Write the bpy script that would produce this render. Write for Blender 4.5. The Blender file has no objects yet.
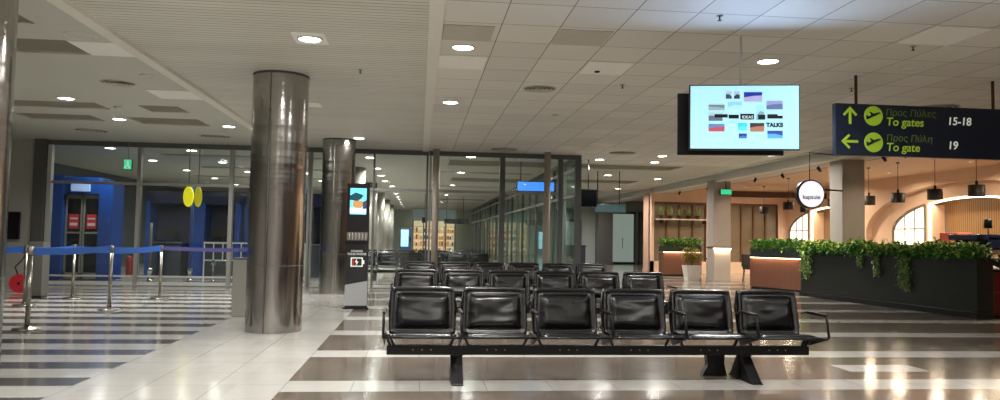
import bpy, bmesh, math, random
from mathutils import Vector, Matrix, noise
SC = bpy.context.scene
COL = SC.collection
PI = math.pi
R = math.radians

# ------------------------------------------------------------------ camera, world, exposure
CAM_H = 1.35
yaw, pitch, roll = R(6.1064), R(2.9316), R(1.0)
fw = Vector((math.sin(yaw)*math.cos(pitch), math.cos(yaw)*math.cos(pitch), math.sin(pitch)))
rt = Vector((math.cos(yaw), -math.sin(yaw), 0)); up = rt.cross(fw)
rt2 = math.cos(roll)*rt + math.sin(roll)*up; up2 = -math.sin(roll)*rt + math.cos(roll)*up
cam_d = bpy.data.cameras.new('camera'); cam = bpy.data.objects.new('camera', cam_d); COL.objects.link(cam)
m3 = Matrix((rt2, up2, -fw)).transposed()
cam.matrix_world = Matrix.Translation((0, 0, CAM_H)) @ m3.to_4x4()
cam_d.sensor_width = 36; cam_d.lens = 27.0; cam_d.clip_end = 300; cam_d.clip_start = .05
SC.camera = cam
SC.view_settings.view_transform = 'Standard'; SC.view_settings.look = 'None'
SC.view_settings.exposure = 0.0; SC.view_settings.gamma = 1.0
SC.view_settings.use_curve_mapping = False
w = bpy.data.worlds.new('world'); SC.world = w; w.use_nodes = True
w.node_tree.nodes['Background'].inputs[0].default_value = (.55, .6, .7, 1)
w.node_tree.nodes['Background'].inputs[1].default_value = .15
cy = SC.cycles
cy.use_denoising = True; cy.max_bounces = 10; cy.diffuse_bounces = 5; cy.glossy_bounces = 4
cy.transmission_bounces = 6; cy.transparent_max_bounces = 24
cy.sample_clamp_indirect = 6.0; cy.caustics_reflective = False; cy.caustics_refractive = False
HALL_W = 98.0      # watts of one hall downlight
FAR_W = 88.0
CAFE_W = 40.0
ZC = 3.62          # ceiling height

# ------------------------------------------------------------------ materials
def s2l(c):
    return tuple(((v/12.92) if v <= .04045 else ((v+.055)/1.055)**2.4) for v in c)
def hexc(h): return s2l(tuple(int(h[i:i+2], 16)/255 for i in (0, 2, 4)))
MATS = {}
def mat(name, col, rough=.5, metal=0, emit=0, ecol=None, spec=.5, coat=0, noise_amt=0, noise_scale=8, bump=0, bump_scale=40, aniso=0, stretch=(1, 1, 1)):
    m = bpy.data.materials.new(name); m.use_nodes = True; nt = m.node_tree
    b = nt.nodes['Principled BSDF']
    c = hexc(col) if isinstance(col, str) else col
    b.inputs['Base Color'].default_value = (*c, 1)
    b.inputs['Roughness'].default_value = rough; b.inputs['Metallic'].default_value = metal
    b.inputs['Specular IOR Level'].default_value = spec
    b.inputs['Coat Weight'].default_value = coat
    if aniso: b.inputs['Anisotropic'].default_value = aniso
    if emit:
        e = hexc(ecol) if isinstance(ecol, str) else (ecol or c)
        b.inputs['Emission Color'].default_value = (*e, 1); b.inputs['Emission Strength'].default_value = emit
    tc = nt.nodes.new('ShaderNodeTexCoord'); mp = nt.nodes.new('ShaderNodeMapping')
    mp.inputs['Scale'].default_value = stretch
    nt.links.new(tc.outputs['Object'], mp.inputs['Vector'])
    ns = nt.nodes.new('ShaderNodeTexNoise'); ns.inputs['Scale'].default_value = noise_scale; ns.inputs['Detail'].default_value = 4
    nt.links.new(mp.outputs['Vector'], ns.inputs['Vector'])
    mx = nt.nodes.new('ShaderNodeMix'); mx.data_type = 'RGBA'
    k = noise_amt or .04
    mx.inputs[6].default_value = (*[v*(1-k) for v in c], 1); mx.inputs[7].default_value = (*[min(1, v*(1+k)) for v in c], 1)
    nt.links.new(ns.outputs['Fac'], mx.inputs[0]); nt.links.new(mx.outputs[2], b.inputs['Base Color'])
    if bump:
        n2 = nt.nodes.new('ShaderNodeTexNoise'); n2.inputs['Scale'].default_value = bump_scale
        nt.links.new(mp.outputs['Vector'], n2.inputs['Vector'])
        bp = nt.nodes.new('ShaderNodeBump'); bp.inputs['Strength'].default_value = bump; bp.inputs['Distance'].default_value = .02
        nt.links.new(n2.outputs['Fac'], bp.inputs['Height']); nt.links.new(bp.outputs['Normal'], b.inputs['Normal'])
    MATS[name] = m
    return m

class NT:
    """small helper for writing maths with nodes"""
    def __init__(s, m): s.m = m; s.nt = m.node_tree
    def math(s, op, a, b=None, c=None):
        n = s.nt.nodes.new('ShaderNodeMath'); n.operation = op
        for i, v in enumerate((a, b, c)):
            if v is None: continue
            if isinstance(v, (int, float)): n.inputs[i].default_value = v
            else: s.nt.links.new(v, n.inputs[i])
        return n.outputs[0]
    def rng(s, v, a, b): return s.math('MULTIPLY', s.math('GREATER_THAN', v, a), s.math('LESS_THAN', v, b))
    def stripe(s, v, start, period, width):
        return s.math('LESS_THAN', s.math('FLOORED_MODULO', s.math('SUBTRACT', v, start), period), width)
    def mix(s, f, a, b):
        n = s.nt.nodes.new('ShaderNodeMix'); n.data_type = 'RGBA'
        for i, v in ((0, f), (6, a), (7, b)):
            if isinstance(v, (int, float)): n.inputs[i].default_value = v
            elif isinstance(v, tuple): n.inputs[i].default_value = (*v[:3], 1)
            else: s.nt.links.new(v, n.inputs[i])
        return n.outputs[2]
    def coord(s):
        tc = s.nt.nodes.new('ShaderNodeTexCoord'); sp = s.nt.nodes.new('ShaderNodeSeparateXYZ')
        s.nt.links.new(tc.outputs['Object'], sp.inputs[0]); s.vec = tc.outputs['Object']
        return sp.outputs
    def noise(s, scale, detail=4, vec=None, stretch=None, dist=0):
        n = s.nt.nodes.new('ShaderNodeTexNoise'); n.inputs['Scale'].default_value = scale; n.inputs['Detail'].default_value = detail
        n.inputs['Distortion'].default_value = dist
        v = vec or s.vec
        if stretch:
            mp = s.nt.nodes.new('ShaderNodeMapping'); mp.inputs['Scale'].default_value = stretch
            s.nt.links.new(v, mp.inputs['Vector']); v = mp.outputs['Vector']
        s.nt.links.new(v, n.inputs['Vector']); return n.outputs['Fac']
    def cell(s, x, y, px, py, x0=0, y0=0):
        c = s.nt.nodes.new('ShaderNodeCombineXYZ')
        s.nt.links.new(s.math('FLOOR', s.math('DIVIDE', s.math('SUBTRACT', x, x0), px)), c.inputs[0])
        s.nt.links.new(s.math('FLOOR', s.math('DIVIDE', s.math('SUBTRACT', y, y0), py)), c.inputs[1])
        wn = s.nt.nodes.new('ShaderNodeTexWhiteNoise'); s.nt.links.new(c.outputs[0], wn.inputs['Vector']); return wn.outputs['Value']

def floor_material():
    m = mat('floor_tiles', 'b0aca4', .16); n = NT(m); x, y, z = n.coord(); b = m.node_tree.nodes['Principled BSDF']
    left = n.math('LESS_THAN', x, -2.98); path = n.rng(x, -2.98, -1.17)
    right = n.math('GREATER_THAN', x, -1.17)
    ldark = n.math('MULTIPLY', left, n.stripe(y, 6.98-.865*20, .865, .39))
    rlight = n.stripe(y, 6.68-1.885*10, 1.885, .50)
    plaque = n.math('MULTIPLY', n.rng(x, 4.6, 5.52), n.rng(y, 7.6, 8.03))
    rdark = n.math('MULTIPLY', right, n.math('SUBTRACT', 1, n.math('MAXIMUM', rlight, plaque)))
    cv = n.cell(x, y, .42, .5, -1.17)
    cloud = n.noise(2.2, 6, dist=1.5)
    lt = n.mix(n.math('MULTIPLY_ADD', cv, .25, n.math('MULTIPLY', cloud, .45)), hexc('a5a39c'), hexc('c6c5c0'))
    dk_l = n.mix(cloud, hexc('474643'), hexc('5f5d59'))
    dk_r = n.mix(n.math('MULTIPLY_ADD', n.cell(x, y, .42, .46, -1.17), .3, n.math('MULTIPLY', cloud, .7)), hexc('4a4139'), hexc('746a60'))
    c = n.mix(ldark, lt, dk_l); c = n.mix(rdark, c, dk_r)
    # joints
    jx = n.math('MULTIPLY', n.math('SUBTRACT', 1, left), n.stripe(x, -1.17-.6*20, .6, .007))
    jy = n.math('MULTIPLY', path, n.stripe(y, 7.0-.6*30, .6, .007))
    j2 = n.math('MULTIPLY', right, n.stripe(y, 6.68-1.885*10, 1.885/4, .006))
    j = n.math('MAXIMUM', n.math('MAXIMUM', jx, jy), j2)
    c = n.mix(n.math('MULTIPLY', j, .55), c, hexc('4a463f'))
    m.node_tree.links.new(c, b.inputs['Base Color'])
    r = n.math('MULTIPLY_ADD', n.noise(5, 5), .10, .09)
    m.node_tree.links.new(r, b.inputs['Roughness'])
    return m
def ceiling_tile_material():
    m = mat('ceiling_tiles', 'bab5aa', .6); n = NT(m); x, y, z = n.coord(); b = m.node_tree.nodes['Principled BSDF']
    jx = n.stripe(x, .19-.63*60, .63, .012); jy = n.stripe(y, 7.08-.715*60, .715, .012)
    cv = n.cell(x, y, .63, .715, .19, 7.08)
    c = n.mix(cv, hexc('dad6cd'), hexc('e8e4db'))
    c = n.mix(n.math('MULTIPLY', n.math('MAXIMUM', jx, jy), .8), c, hexc('5d584f'))
    m.node_tree.links.new(c, b.inputs['Base Color']); return m
def ceiling_smooth_material():
    m = mat('ceiling_smooth', 'a9a69c', .6); n = NT(m); x, y, z = n.coord(); b = m.node_tree.nodes['Principled BSDF']
    jx = n.stripe(x, -3.63-.72*40, .72, .006); jy = n.stripe(y, 7.2-.715*60, 1.43, .006)
    c = n.mix(n.math('MULTIPLY', n.math('MAXIMUM', jx, jy), .3), hexc('cbcabe'), hexc('8b887f'))
    m.node_tree.links.new(c, b.inputs['Base Color']); return m
def ceiling_rib_material():
    m = mat('ceiling_ribs', 'b3aea4', .5); n = NT(m); x, y, z = n.coord(); b = m.node_tree.nodes['Principled BSDF']
    g = n.stripe(y, -20, .1, .016)
    wob = n.noise(.9, 3, stretch=(.35, 3, 1))
    c = n.mix(wob, hexc('c6c2b7'), hexc('ebe7dd')); c = n.mix(n.math('MULTIPLY', g, .75), c, hexc('6f6a61'))
    m.node_tree.links.new(c, b.inputs['Base Color']); return m
def slat_material(name, a, bcol, period, axis=1, width=.3, rough=.45):
    m = mat(name, a, rough); n = NT(m); o = n.coord(); b = m.node_tree.nodes['Principled BSDF']
    g = n.stripe(o[axis], -50, period, period*width)
    c = n.mix(n.noise(3, 4), hexc(a), tuple(v*.8 for v in hexc(a))); c = n.mix(g, c, hexc(bcol))
    m.node_tree.links.new(c, b.inputs['Base Color']); return m
def brushed_material():
    m = mat('brushed_steel', 'aaa59f', .26, 1); n = NT(m); o = n.coord(); b = m.node_tree.nodes['Principled BSDF']
    st = n.noise(30, 5, stretch=(1, 1, .03)); blot = n.noise(1.3, 3)
    c = n.mix(n.math('MULTIPLY_ADD', st, .4, n.math('MULTIPLY', blot, .5)), hexc('989694'), hexc('c6c3bf'))
    m.node_tree.links.new(c, b.inputs['Base Color'])
    m.node_tree.links.new(n.math('MULTIPLY_ADD', st, .10, .12), b.inputs['Roughness'])
    bp = m.node_tree.nodes.new('ShaderNodeBump'); bp.inputs['Strength'].default_value = .5; bp.inputs['Distance'].default_value = .02
    zf = n.math('MINIMUM', 1, n.math('MAXIMUM', .06, n.math('DIVIDE', n.math('SUBTRACT', o[2], 1.3), 1.2)))
    m.node_tree.links.new(n.math('MULTIPLY', zf, n.noise(1.5, 2, stretch=(.35, .35, 3.4))), bp.inputs['Height']); m.node_tree.links.new(bp.outputs['Normal'], b.inputs['Normal'])
    return m
def glass_material(name, tint=(.93, .96, .95), refl=1.0):
    m = bpy.data.materials.new(name); m.use_nodes = True; nt = m.node_tree; nt.nodes.clear()
    o = nt.nodes.new('ShaderNodeOutputMaterial'); t = nt.nodes.new('ShaderNodeBsdfTransparent'); g = nt.nodes.new('ShaderNodeBsdfGlossy')
    t.inputs[0].default_value = (*tint, 1); g.inputs['Roughness'].default_value = .02; g.inputs[0].default_value = (.9, .95, .93, 1)
    f = nt.nodes.new('ShaderNodeFresnel'); f.inputs[0].default_value = 1.45
    mu = nt.nodes.new('ShaderNodeMath'); mu.operation = 'MULTIPLY'; mu.inputs[1].default_value = refl
    mx = nt.nodes.new('ShaderNodeMixShader'); nt.links.new(f.outputs[0], mu.inputs[0]); nt.links.new(mu.outputs[0], mx.inputs[0])
    nt.links.new(t.outputs[0], mx.inputs[1]); nt.links.new(g.outputs[0], mx.inputs[2]); nt.links.new(mx.outputs[0], o.inputs[0])
    return m
def leather_material():
    m = mat('black_leather', '070708', .26, spec=.62); n = NT(m); n.coord(); b = m.node_tree.nodes['Principled BSDF']
    bp = m.node_tree.nodes.new('ShaderNodeBump'); bp.inputs['Strength'].default_value = .12; bp.inputs['Distance'].default_value = .01
    m.node_tree.links.new(n.noise(6, 3, dist=.6), bp.inputs['Height']); m.node_tree.links.new(bp.outputs['Normal'], b.inputs['Normal'])
    m.node_tree.links.new(n.math('MULTIPLY_ADD', n.noise(5, 2), .10, .20), b.inputs['Roughness'])
    return m

FLOOR = floor_material(); C_TILE = ceiling_tile_material(); C_SMOOTH = ceiling_smooth_material(); C_RIB = ceiling_rib_material()
STEEL = brushed_material(); LEATHER = leather_material(); GLASS = glass_material('pane_glass', refl=1.4); GLASS_G = glass_material('green_glass', (.72, .82, .78), .55)
BEAM = mat('ceiling_strip', 'ebe7de', .5)
DARKVOID = mat('dark_void', '857f70', .8)
WALL = mat('wall_paint', 'a6a49c', .6)
WALLD = mat('wall_dark', '54534d', .6)
ALU = mat('aluminium_frame', '9a9995', .4, .4)
ALUB = mat('bright_aluminium', 'c9c8c2', .35, .3)
DKF = mat('dark_frame', '5e605f', .45, .1)
BLACK = mat('black_plastic', '0c0d0e', .35)
BMET = mat('black_metal', '0c0c0e', .35, .2, spec=.45)
CHROME = mat('chrome', 'c8c8c8', .12, 1)
SATIN = mat('satin_steel', '9a968e', .3, 1)
BLUE = mat('blue_panel', '12408c', .35)
NAVY = mat('navy_panel', '0d1d3f', .4)
BELT = mat('belt_blue', '1c57ad', .7)
RED = mat('red_paint', 'b0202a', .35)
REDP = mat('red_poster', 'c43440', .5)
WHITE = mat('white_paint', 'd8d7d2', .4)
PEACH = mat('peach_plaster', 'e2c2a8', .7, noise_amt=.08, noise_scale=2)
PEACHC = mat('cafe_ceiling', 'd6b698', .7)
COLM = mat('grey_column', 'a79d94', .55, noise_amt=.1, noise_scale=3)
BROWN = mat('brown_beam', '4b2a1b', .5)
COPPER = slat_material('copper_slats', '6e4431', '4f2e20', .06, 0, .25)
OAK = slat_material('oak_slats', 'a07c50', '5f4427', .09, 1, .35)
DGREEN = slat_material('dark_clapboard', '1a1e1d', '0d100f', .16, 2, .08, .3)
LEAF = mat('leaf_green', '4a8636', .5, noise_amt=.5, noise_scale=6)
LEAF2 = mat('leaf_light', 'a9bc58', .5, noise_amt=.3, noise_scale=6)
LEAF3 = mat('vine_green', '7f9a55', .5, noise_amt=.3, noise_scale=9)
LEAF4 = mat('autumn_leaf', '8a7a2e', .5, noise_amt=.5, noise_scale=12)
SOIL = mat('soil', '2a1d14', .9)
POTW = mat('white_pot', 'd8cfc2', .5)
LAMP = mat('lamp_glow', (1, .97, .9), .5, emit=30, ecol=(1, .96, .9))
LAMPF = mat('lamp_glow_far', (1, .97, .9), .5, emit=24, ecol=(1, .96, .9))
LAMPOFF = mat('lamp_unlit', 'cfccc2', .35)
LED = mat('led_warm', (1, .8, .55), .5, emit=7, ecol=(1, .72, .42))
LEDW = mat('led_cream', (1, .9, .7), .5, emit=5, ecol=(1, .86, .62))
WINGLOW = mat('lit_window', (1, .95, .85), .5, emit=1.5, ecol=(1, .9, .74))
PANELW = mat('white_ceiling_panel', 'fbf9f2', .5)
PANELD = mat('grey_ceiling_panel', 'c3beb2', .6)
SCREEN = mat('screen_pale_blue', (.5, .8, .9), .3, emit=.85, ecol='a8e6fb')
SIGNB = mat('sign_navy', '142036', .35)
LIME = mat('sign_lime', '93b42e', .4, emit=.25, ecol='9dc02c')
SIGNW = mat('sign_white', 'eef2e6', .4, emit=.35, ecol='eef2e6')
GREENE = mat('exit_green', '2fbf80', .4, emit=.9, ecol='3ccf92')

# ------------------------------------------------------------------ mesh helper
class MB:
    def __init__(s): s.v = []; s.f = []; s.sm = []
    def add(s, vs, fs, smooth=False):
        o = len(s.v); s.v += [tuple(v) for v in vs]; s.f += [tuple(i+o for i in f) for f in fs]; s.sm += [smooth]*len(fs); return s
    def box(s, x0, x1, y0, y1, z0, z1, bev=0):
        bm = bmesh.new(); bmesh.ops.create_cube(bm, size=1)
        for v in bm.verts: v.co = ((x0+x1)/2+v.co.x*(x1-x0), (y0+y1)/2+v.co.y*(y1-y0), (z0+z1)/2+v.co.z*(z1-z0))
        if bev: bmesh.ops.bevel(bm, geom=bm.edges[:], offset=bev, segments=2, affect='EDGES', profile=.6)
        bm.verts.index_update(); s.add([v.co for v in bm.verts], [[v.index for v in f.verts] for f in bm.faces]); bm.free(); return s
    def lathe(s, prof, c=(0, 0, 0), n=24, axis='z', cap=True, smooth=True):
        vs = []; fs = []
        for (r, h) in prof:
            for i in range(n):
                a = 2*PI*i/n; p = (r*math.cos(a), r*math.sin(a), h)
                if axis == 'y': p = (p[0], p[2], p[1])
                if axis == 'x': p = (p[2], p[0], p[1])
                vs.append((p[0]+c[0], p[1]+c[1], p[2]+c[2]))
        for k in range(len(prof)-1):
            for i in range(n):
                a, b = k*n+i, k*n+(i+1) % n; fs.append((a, b, b+n, a+n))
        s.add(vs, fs, smooth)
        if cap:
            o = len(s.v)-len(vs)
            s.f.append(tuple(o+i for i in reversed(range(n)))); s.sm.append(False)
            s.f.append(tuple(o+(len(prof)-1)*n+i for i in range(n))); s.sm.append(False)
        return s
    def tube(s, pts, r, n=8, smooth=True, sx=1.0):
        pts = [Vector(p) for p in pts]; vs = []; fs = []; prev = None
        for i, p in enumerate(pts):
            d = (pts[min(i+1, len(pts)-1)]-pts[max(i-1, 0)]).normalized()
            a = prev if prev is not None else (Vector((0, 0, 1)) if abs(d.z) < .9 else Vector((1, 0, 0)))
            u = d.cross(a).normalized(); v = u.cross(d).normalized(); prev = v
            rr = r[i] if isinstance(r, (list, tuple)) else r
            for k in range(n):
                t = 2*PI*(k+.5)/n; vs.append(p+u*math.cos(t)*rr*sx+v*math.sin(t)*rr)
        for i in range(len(pts)-1):
            for k in range(n):
                a, b = i*n+k, i*n+(k+1) % n; fs.append((a, b, b+n, a+n))
        fs.append(tuple(reversed(range(n)))); fs.append(tuple((len(pts)-1)*n+k for k in range(n)))
        return s.add(vs, fs, smooth)
    def prism(s, poly, a, b, axis='y'):
        """extrude a 2D outline between a and b along the axis"""
        def P(u, v, t): return (u, t, v) if axis == 'y' else ((t, u, v) if axis == 'x' else (u, v, t))
        n = len(poly); vs = [P(u, v, a) for u, v in poly]+[P(u, v, b) for u, v in poly]
        return s.add(vs, [tuple(range(n)), tuple(range(2*n-1, n-1, -1))]+[(i, i+n, (i+1) % n+n, (i+1) % n) for i in range(n)])
    def build(s, name, m, parent=None, loc=(0, 0, 0)):
        me = bpy.data.meshes.new(name); me.from_pydata(s.v, [], s.f)
        me.polygons.foreach_set('use_smooth', s.sm)
        bm = bmesh.new(); bm.from_mesh(me); bmesh.ops.recalc_face_normals(bm, faces=bm.faces); bm.to_mesh(me); bm.free()
        me.materials.append(m); o = bpy.data.objects.new(name, me); COL.objects.link(o); o.location = loc
        if parent: o.parent = parent
        return o

def tag(o, label=None, cat=None, group=None, kind=None):
    if label: o['label'] = label
    if cat: o['category'] = cat
    if group: o['group'] = group
    if kind: o['kind'] = kind
    return o
def thing(name, label, cat, loc=(0, 0, 0), rz=0, group=None):
    o = bpy.data.objects.new(name, None); COL.objects.link(o); o.location = loc; o.rotation_euler = (0, 0, rz); o.empty_display_size = .1
    return tag(o, label, cat, group)
def copy_tree(o, parent=None):
    c = o.copy(); COL.objects.link(c); c.parent = parent
    for ch in KIDS(o): copy_tree(ch, c)
    return c
def KIDS(o): return [c for c in bpy.data.objects if c.parent == o]
def struct(name, mb, m, parent=None):
    o = mb.build(name, m, parent)
    if not parent: o['kind'] = 'structure'
    return o
def area(name, loc, size, power, col=(1, .95, .86), parent=None, rot=(0, 0, 0), spread=160, sy=None):
    l = bpy.data.lights.new(name, 'AREA'); l.shape = 'DISK' if sy is None else 'RECTANGLE'; l.size = size
    if sy: l.size_y = sy
    l.energy = power; l.color = col; l.spread = R(spread)
    o = bpy.data.objects.new(name, l); COL.objects.link(o); o.location = loc; o.rotation_euler = rot
    if parent: o.parent = parent
    return o
def spot(name, loc, power, col, ang=90, blend=.6, parent=None, rot=(0, 0, 0), rad=.05):
    l = bpy.data.lights.new(name, 'SPOT'); l.energy = power; l.color = col; l.spot_size = R(ang); l.spot_blend = blend; l.shadow_soft_size = rad
    o = bpy.data.objects.new(name, l); COL.objects.link(o); o.location = loc; o.rotation_euler = rot
    if parent: o.parent = parent
    return o
def text(name, body, size, m, parent, loc, rot=(PI/2, 0, 0), ext=.002, align='LEFT', shear=0, bold=0):
    cu = bpy.data.curves.new(name, 'FONT'); cu.body = body; cu.size = size; cu.extrude = ext; cu.align_x = align; cu.shear = shear; cu.offset = bold
    t = bpy.data.objects.new('tmp', cu); COL.objects.link(t)
    dg = bpy.context.evaluated_depsgraph_get(); me = bpy.data.meshes.new_from_object(t.evaluated_get(dg))
    bpy.data.objects.remove(t); me.materials.clear(); me.materials.append(m); me.name = name
    o = bpy.data.objects.new(name, me); COL.objects.link(o); o.location = loc; o.rotation_euler = rot; o.parent = parent
    return o

# ------------------------------------------------------------------ room shell
struct('floor', MB().box(-13, 18, -8, 66, -.12, 0), FLOOR)

def slab(x0, x1, y0, y1, z, holes, depth=.03):
    """ceiling sheet with rectangular openings that have side walls going up"""
    xs = sorted({x0, x1, *[h[0] for h in holes], *[h[1] for h in holes]}); ys = sorted({y0, y1, *[h[2] for h in holes], *[h[3] for h in holes]})
    mb = MB()
    for i in range(len(xs)-1):
        for j in range(len(ys)-1):
            cx, cy_ = (xs[i]+xs[i+1])/2, (ys[j]+ys[j+1])/2
            if any(h[0] < cx < h[1] and h[2] < cy_ < h[3] for h in holes): continue
            mb.add([(xs[i], ys[j], z), (xs[i+1], ys[j], z), (xs[i+1], ys[j+1], z), (xs[i], ys[j+1], z)], [(3, 2, 1, 0)])
    for h in holes:
        a, b, c, d = h
        mb.add([(a, c, z), (b, c, z), (b, d, z), (a, d, z), (a, c, z+depth), (b, c, z+depth), (b, d, z+depth), (a, d, z+depth)],
               [(0, 1, 5, 4), (1, 2, 6, 5), (2, 3, 7, 6), (3, 0, 4, 7)])
    return mb
L_HOLES = [(-5.13, -4.25, 9.35, 10.08), (-5.6, -4.25, 8.1, 8.65), (-7.4, -5.75, 13.85, 14.53), (-7.9, -6.46, 15.36, 16.15), (-5.06, -4.37, 13.95, 14.67), (-5.82, -4.45, 15.45, 16.4)]
struct('ceiling', slab(-13, -3.63, -8, 19.75, ZC, L_HOLES), C_SMOOTH)
struct('ceiling', slab(-3.48, .05, -8, 19.75, ZC, []), C_RIB)
struct('ceiling', slab(.2, 9.6, -8, 21.6, ZC, []), C_TILE)
FAR_HOLES = [(.7, 3.9, 25.8, 26.3), (.7, 3.9, 33, 33.6), (.7, 3.9, 40.5, 41.2), (.7, 3.9, 49, 50), (.85, 3.9, 21.9, 23.5), (1.2, 3.9, 28.3, 30.3), (1.2, 3.9, 36, 37.6), (1.2, 3.9, 44, 45.6), (4.5, 7.95, 22.0, 23.3), (5.0, 8.3, 27.7, 29.1), (5, 8.4, 34, 35.2),
             (-7.5, -2.9, 22.4, 22.9), (-7.5, -2.9, 26.3, 26.9), (-9, -2.9, 30.5, 31.2)]
struct('ceiling', slab(-13, .2, 19.75, 64, ZC, [h for h in FAR_HOLES if h[1] < 0]), C_SMOOTH)
struct('ceiling', slab(.2, 9.6, 21.6, 64, ZC, [h for h in FAR_HOLES if h[0] > 0]), C_SMOOTH)
struct('ceiling', MB().box(-13, 18, -8, 64.2, ZC+.3, ZC+.4), DARKVOID)
for h in L_HOLES+FAR_HOLES:      # dark sheets just above the openings, coloured for the shade inside the slots
    struct('ceiling_slot_shade', MB().box(h[0]-.01, h[1]+.01, h[2]-.01, h[3]+.01, ZC+.03, ZC+.05), DARKVOID)
struct('trim_1', MB().box(-3.63, -3.48, -8, 19.75, ZC-.05, ZC+.06), BEAM)
struct('trim_2', MB().box(.05, .2, -8, 19.75, ZC-.03, ZC+.06), BEAM)
# fascia, groove and dropped soffit along the cafe
struct('trim_3', MB().box(9.55, 9.95, -8, 64, ZC+.1, ZC+.16), mat('groove', '3a3732', .8))
struct('trim_8', MB().box(9.52, 9.6, -8, 64, ZC-.04, ZC+.1, .005), BEAM)
struct('trim_4', MB().box(9.95, 10.15, -8, 64, 3.40, ZC+.05, .02), BEAM)
struct('trim_5', MB().box(10.15, 10.9, -8, 64, 3.42, 3.50), mat('soffit', 'cfc4b8', .6))
struct('trim_6', MB().box(10.9, 11.0, -8, 64, 3.42, ZC+.05), mat('soffit_edge', '8c7763', .6))
struct('ceiling', MB().box(11.0, 17.5, -8, 42, ZC, ZC+.1), PEACHC)
# walls
struct('wall_left', MB().box(-13, -9.52, 19.7, 19.95, 0, ZC), WALL)
struct('wall_left_side', MB().box(-13.1, -13, -8, 64, 0, 4), WALL)
struct('wall_back', MB().box(-13, 18, -8.2, -8, 0, 4), mat('wall_back', '8e8a84', .7))
struct('wall_right', MB().box(17.5, 17.7, -8, 42, 0, 4), PEACH)
struct('wall_far', MB().box(-13, 9.8, 64, 64.2, 0, 4), mat('wall_far', 'a9b5ae', .6))
struct('trim_7', MB().box(-9.52, -9.26, 19.62, 19.95, 0, ZC), WALLD)
struct('wall_hall_left', MB().box(-12.4, -12.2, 20, 64, 0, ZC), mat('wall_slate', '4a5357', .6))
struct('wall_hall_far', MB().box(-12.2, -2.75, 42, 42.2, 0, ZC), mat('wall_deep_blue', '1a2740', .6))
struct('wall_corridor', MB().box(4.35, 14, 42.5, 42.7, 0, ZC), mat('wall_pale', 'ccd2ca', .6))

# ------------------------------------------------------------------ glass partition
GY = 19.8
def partition(name, label, xs, x0, x1, tz, rails, wide=.07, col=ALU):
    t = thing(name, label, 'glass partition', (x0, GY, 0))
    MB().box(0, x1-x0, -.05, .05, ZC-.12, ZC).build('header', DKF, t)
    MB().box(0, x1-x0, -.03, .03, tz-.035, tz+.035).build('transom', col, t)
    for z0, z1 in rails: MB().box(0, x1-x0, -.04, .04, z0, z1).build('bottom_rail', ALUB, t)
    for (x, wd, m_) in xs: MB().box(x-x0-wd/2, x-x0+wd/2, -.07, .07, 0, ZC-.12).build('mullion', m_, t)
    e = sorted(x for x, _, _ in xs)
    for a, b in zip(e, e[1:]):
        MB().box(a-x0, b-x0, -.008, .008, .02, ZC-.1).build('glass_pane', GLASS, t)
    return t
partition('glass_partition', 'tall glazed partition with bright aluminium mullions in front of the blue booths',
          [(-9.2, .09, ALUB), (-7.06, .09, ALU), (-4.8, .1, ALU), (-2.85, .08, ALU)], -9.25, -2.8, 2.57, [(.02, .1), (.22, .26)])
partition('glass_partition', 'glazed partition behind the charging totem and the steel column',
          [(-2.8, .06, ALU), (-1.2, .05, DKF), (.18, .05, DKF)], -2.8, .215, 2.57, [(.02, .08)])
partition('glass_partition', 'grey framed glass partition with the thick dark corner post',
          [(.26, .05, ALU), (2.17, .14, DKF), (3.74, .12, DKF), (4.22, .16, DKF)], .225, 4.3, 2.57, [(.02, .1)])
for x, lb in ((.4, 'slim pale pole beside the dark mullion of the glass partition'), (3.3, 'slim beige pole near the dark corner post of the glass partition')):
    t = thing('steel_pole', lb, 'pole', (x, 19.3, 0))
    MB().lathe([(.085, 0), (.085, ZC)], n=16).build('shaft', mat('pole_paint', 'a89c92', .5, 0), t)
    MB().lathe([(.14, 0), (.14, .03), (.1, .05)], n=20).build('base_collar', SATIN, t)
# side glazing running back into the corridor
t = thing('side_glazing', 'long glass corridor wall running back from the dark corner post', 'glass partition', (4.25, 20, 0))
for zt in (2.57, 3.3): MB().box(-.04, .04, 0, 41, zt-.035, zt+.035).build('transom', ALUB, t)
MB().box(-.05, .05, 0, 41, 0, .12).build('bottom_rail', ALU, t)
MB().box(-.05, .05, 0, 41, ZC-.1, ZC).build('header', DKF, t)
MB().box(-.006, .006, 0, 41, .12, ZC-.1).build('glass_pane', GLASS_G, t)
for k in range(1, 23): MB().box(-.045, .045, k*1.8-.04, k*1.8+.04, 0, ZC-.05).build('mullion', ALU if k % 2 else DKF, t)

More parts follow.
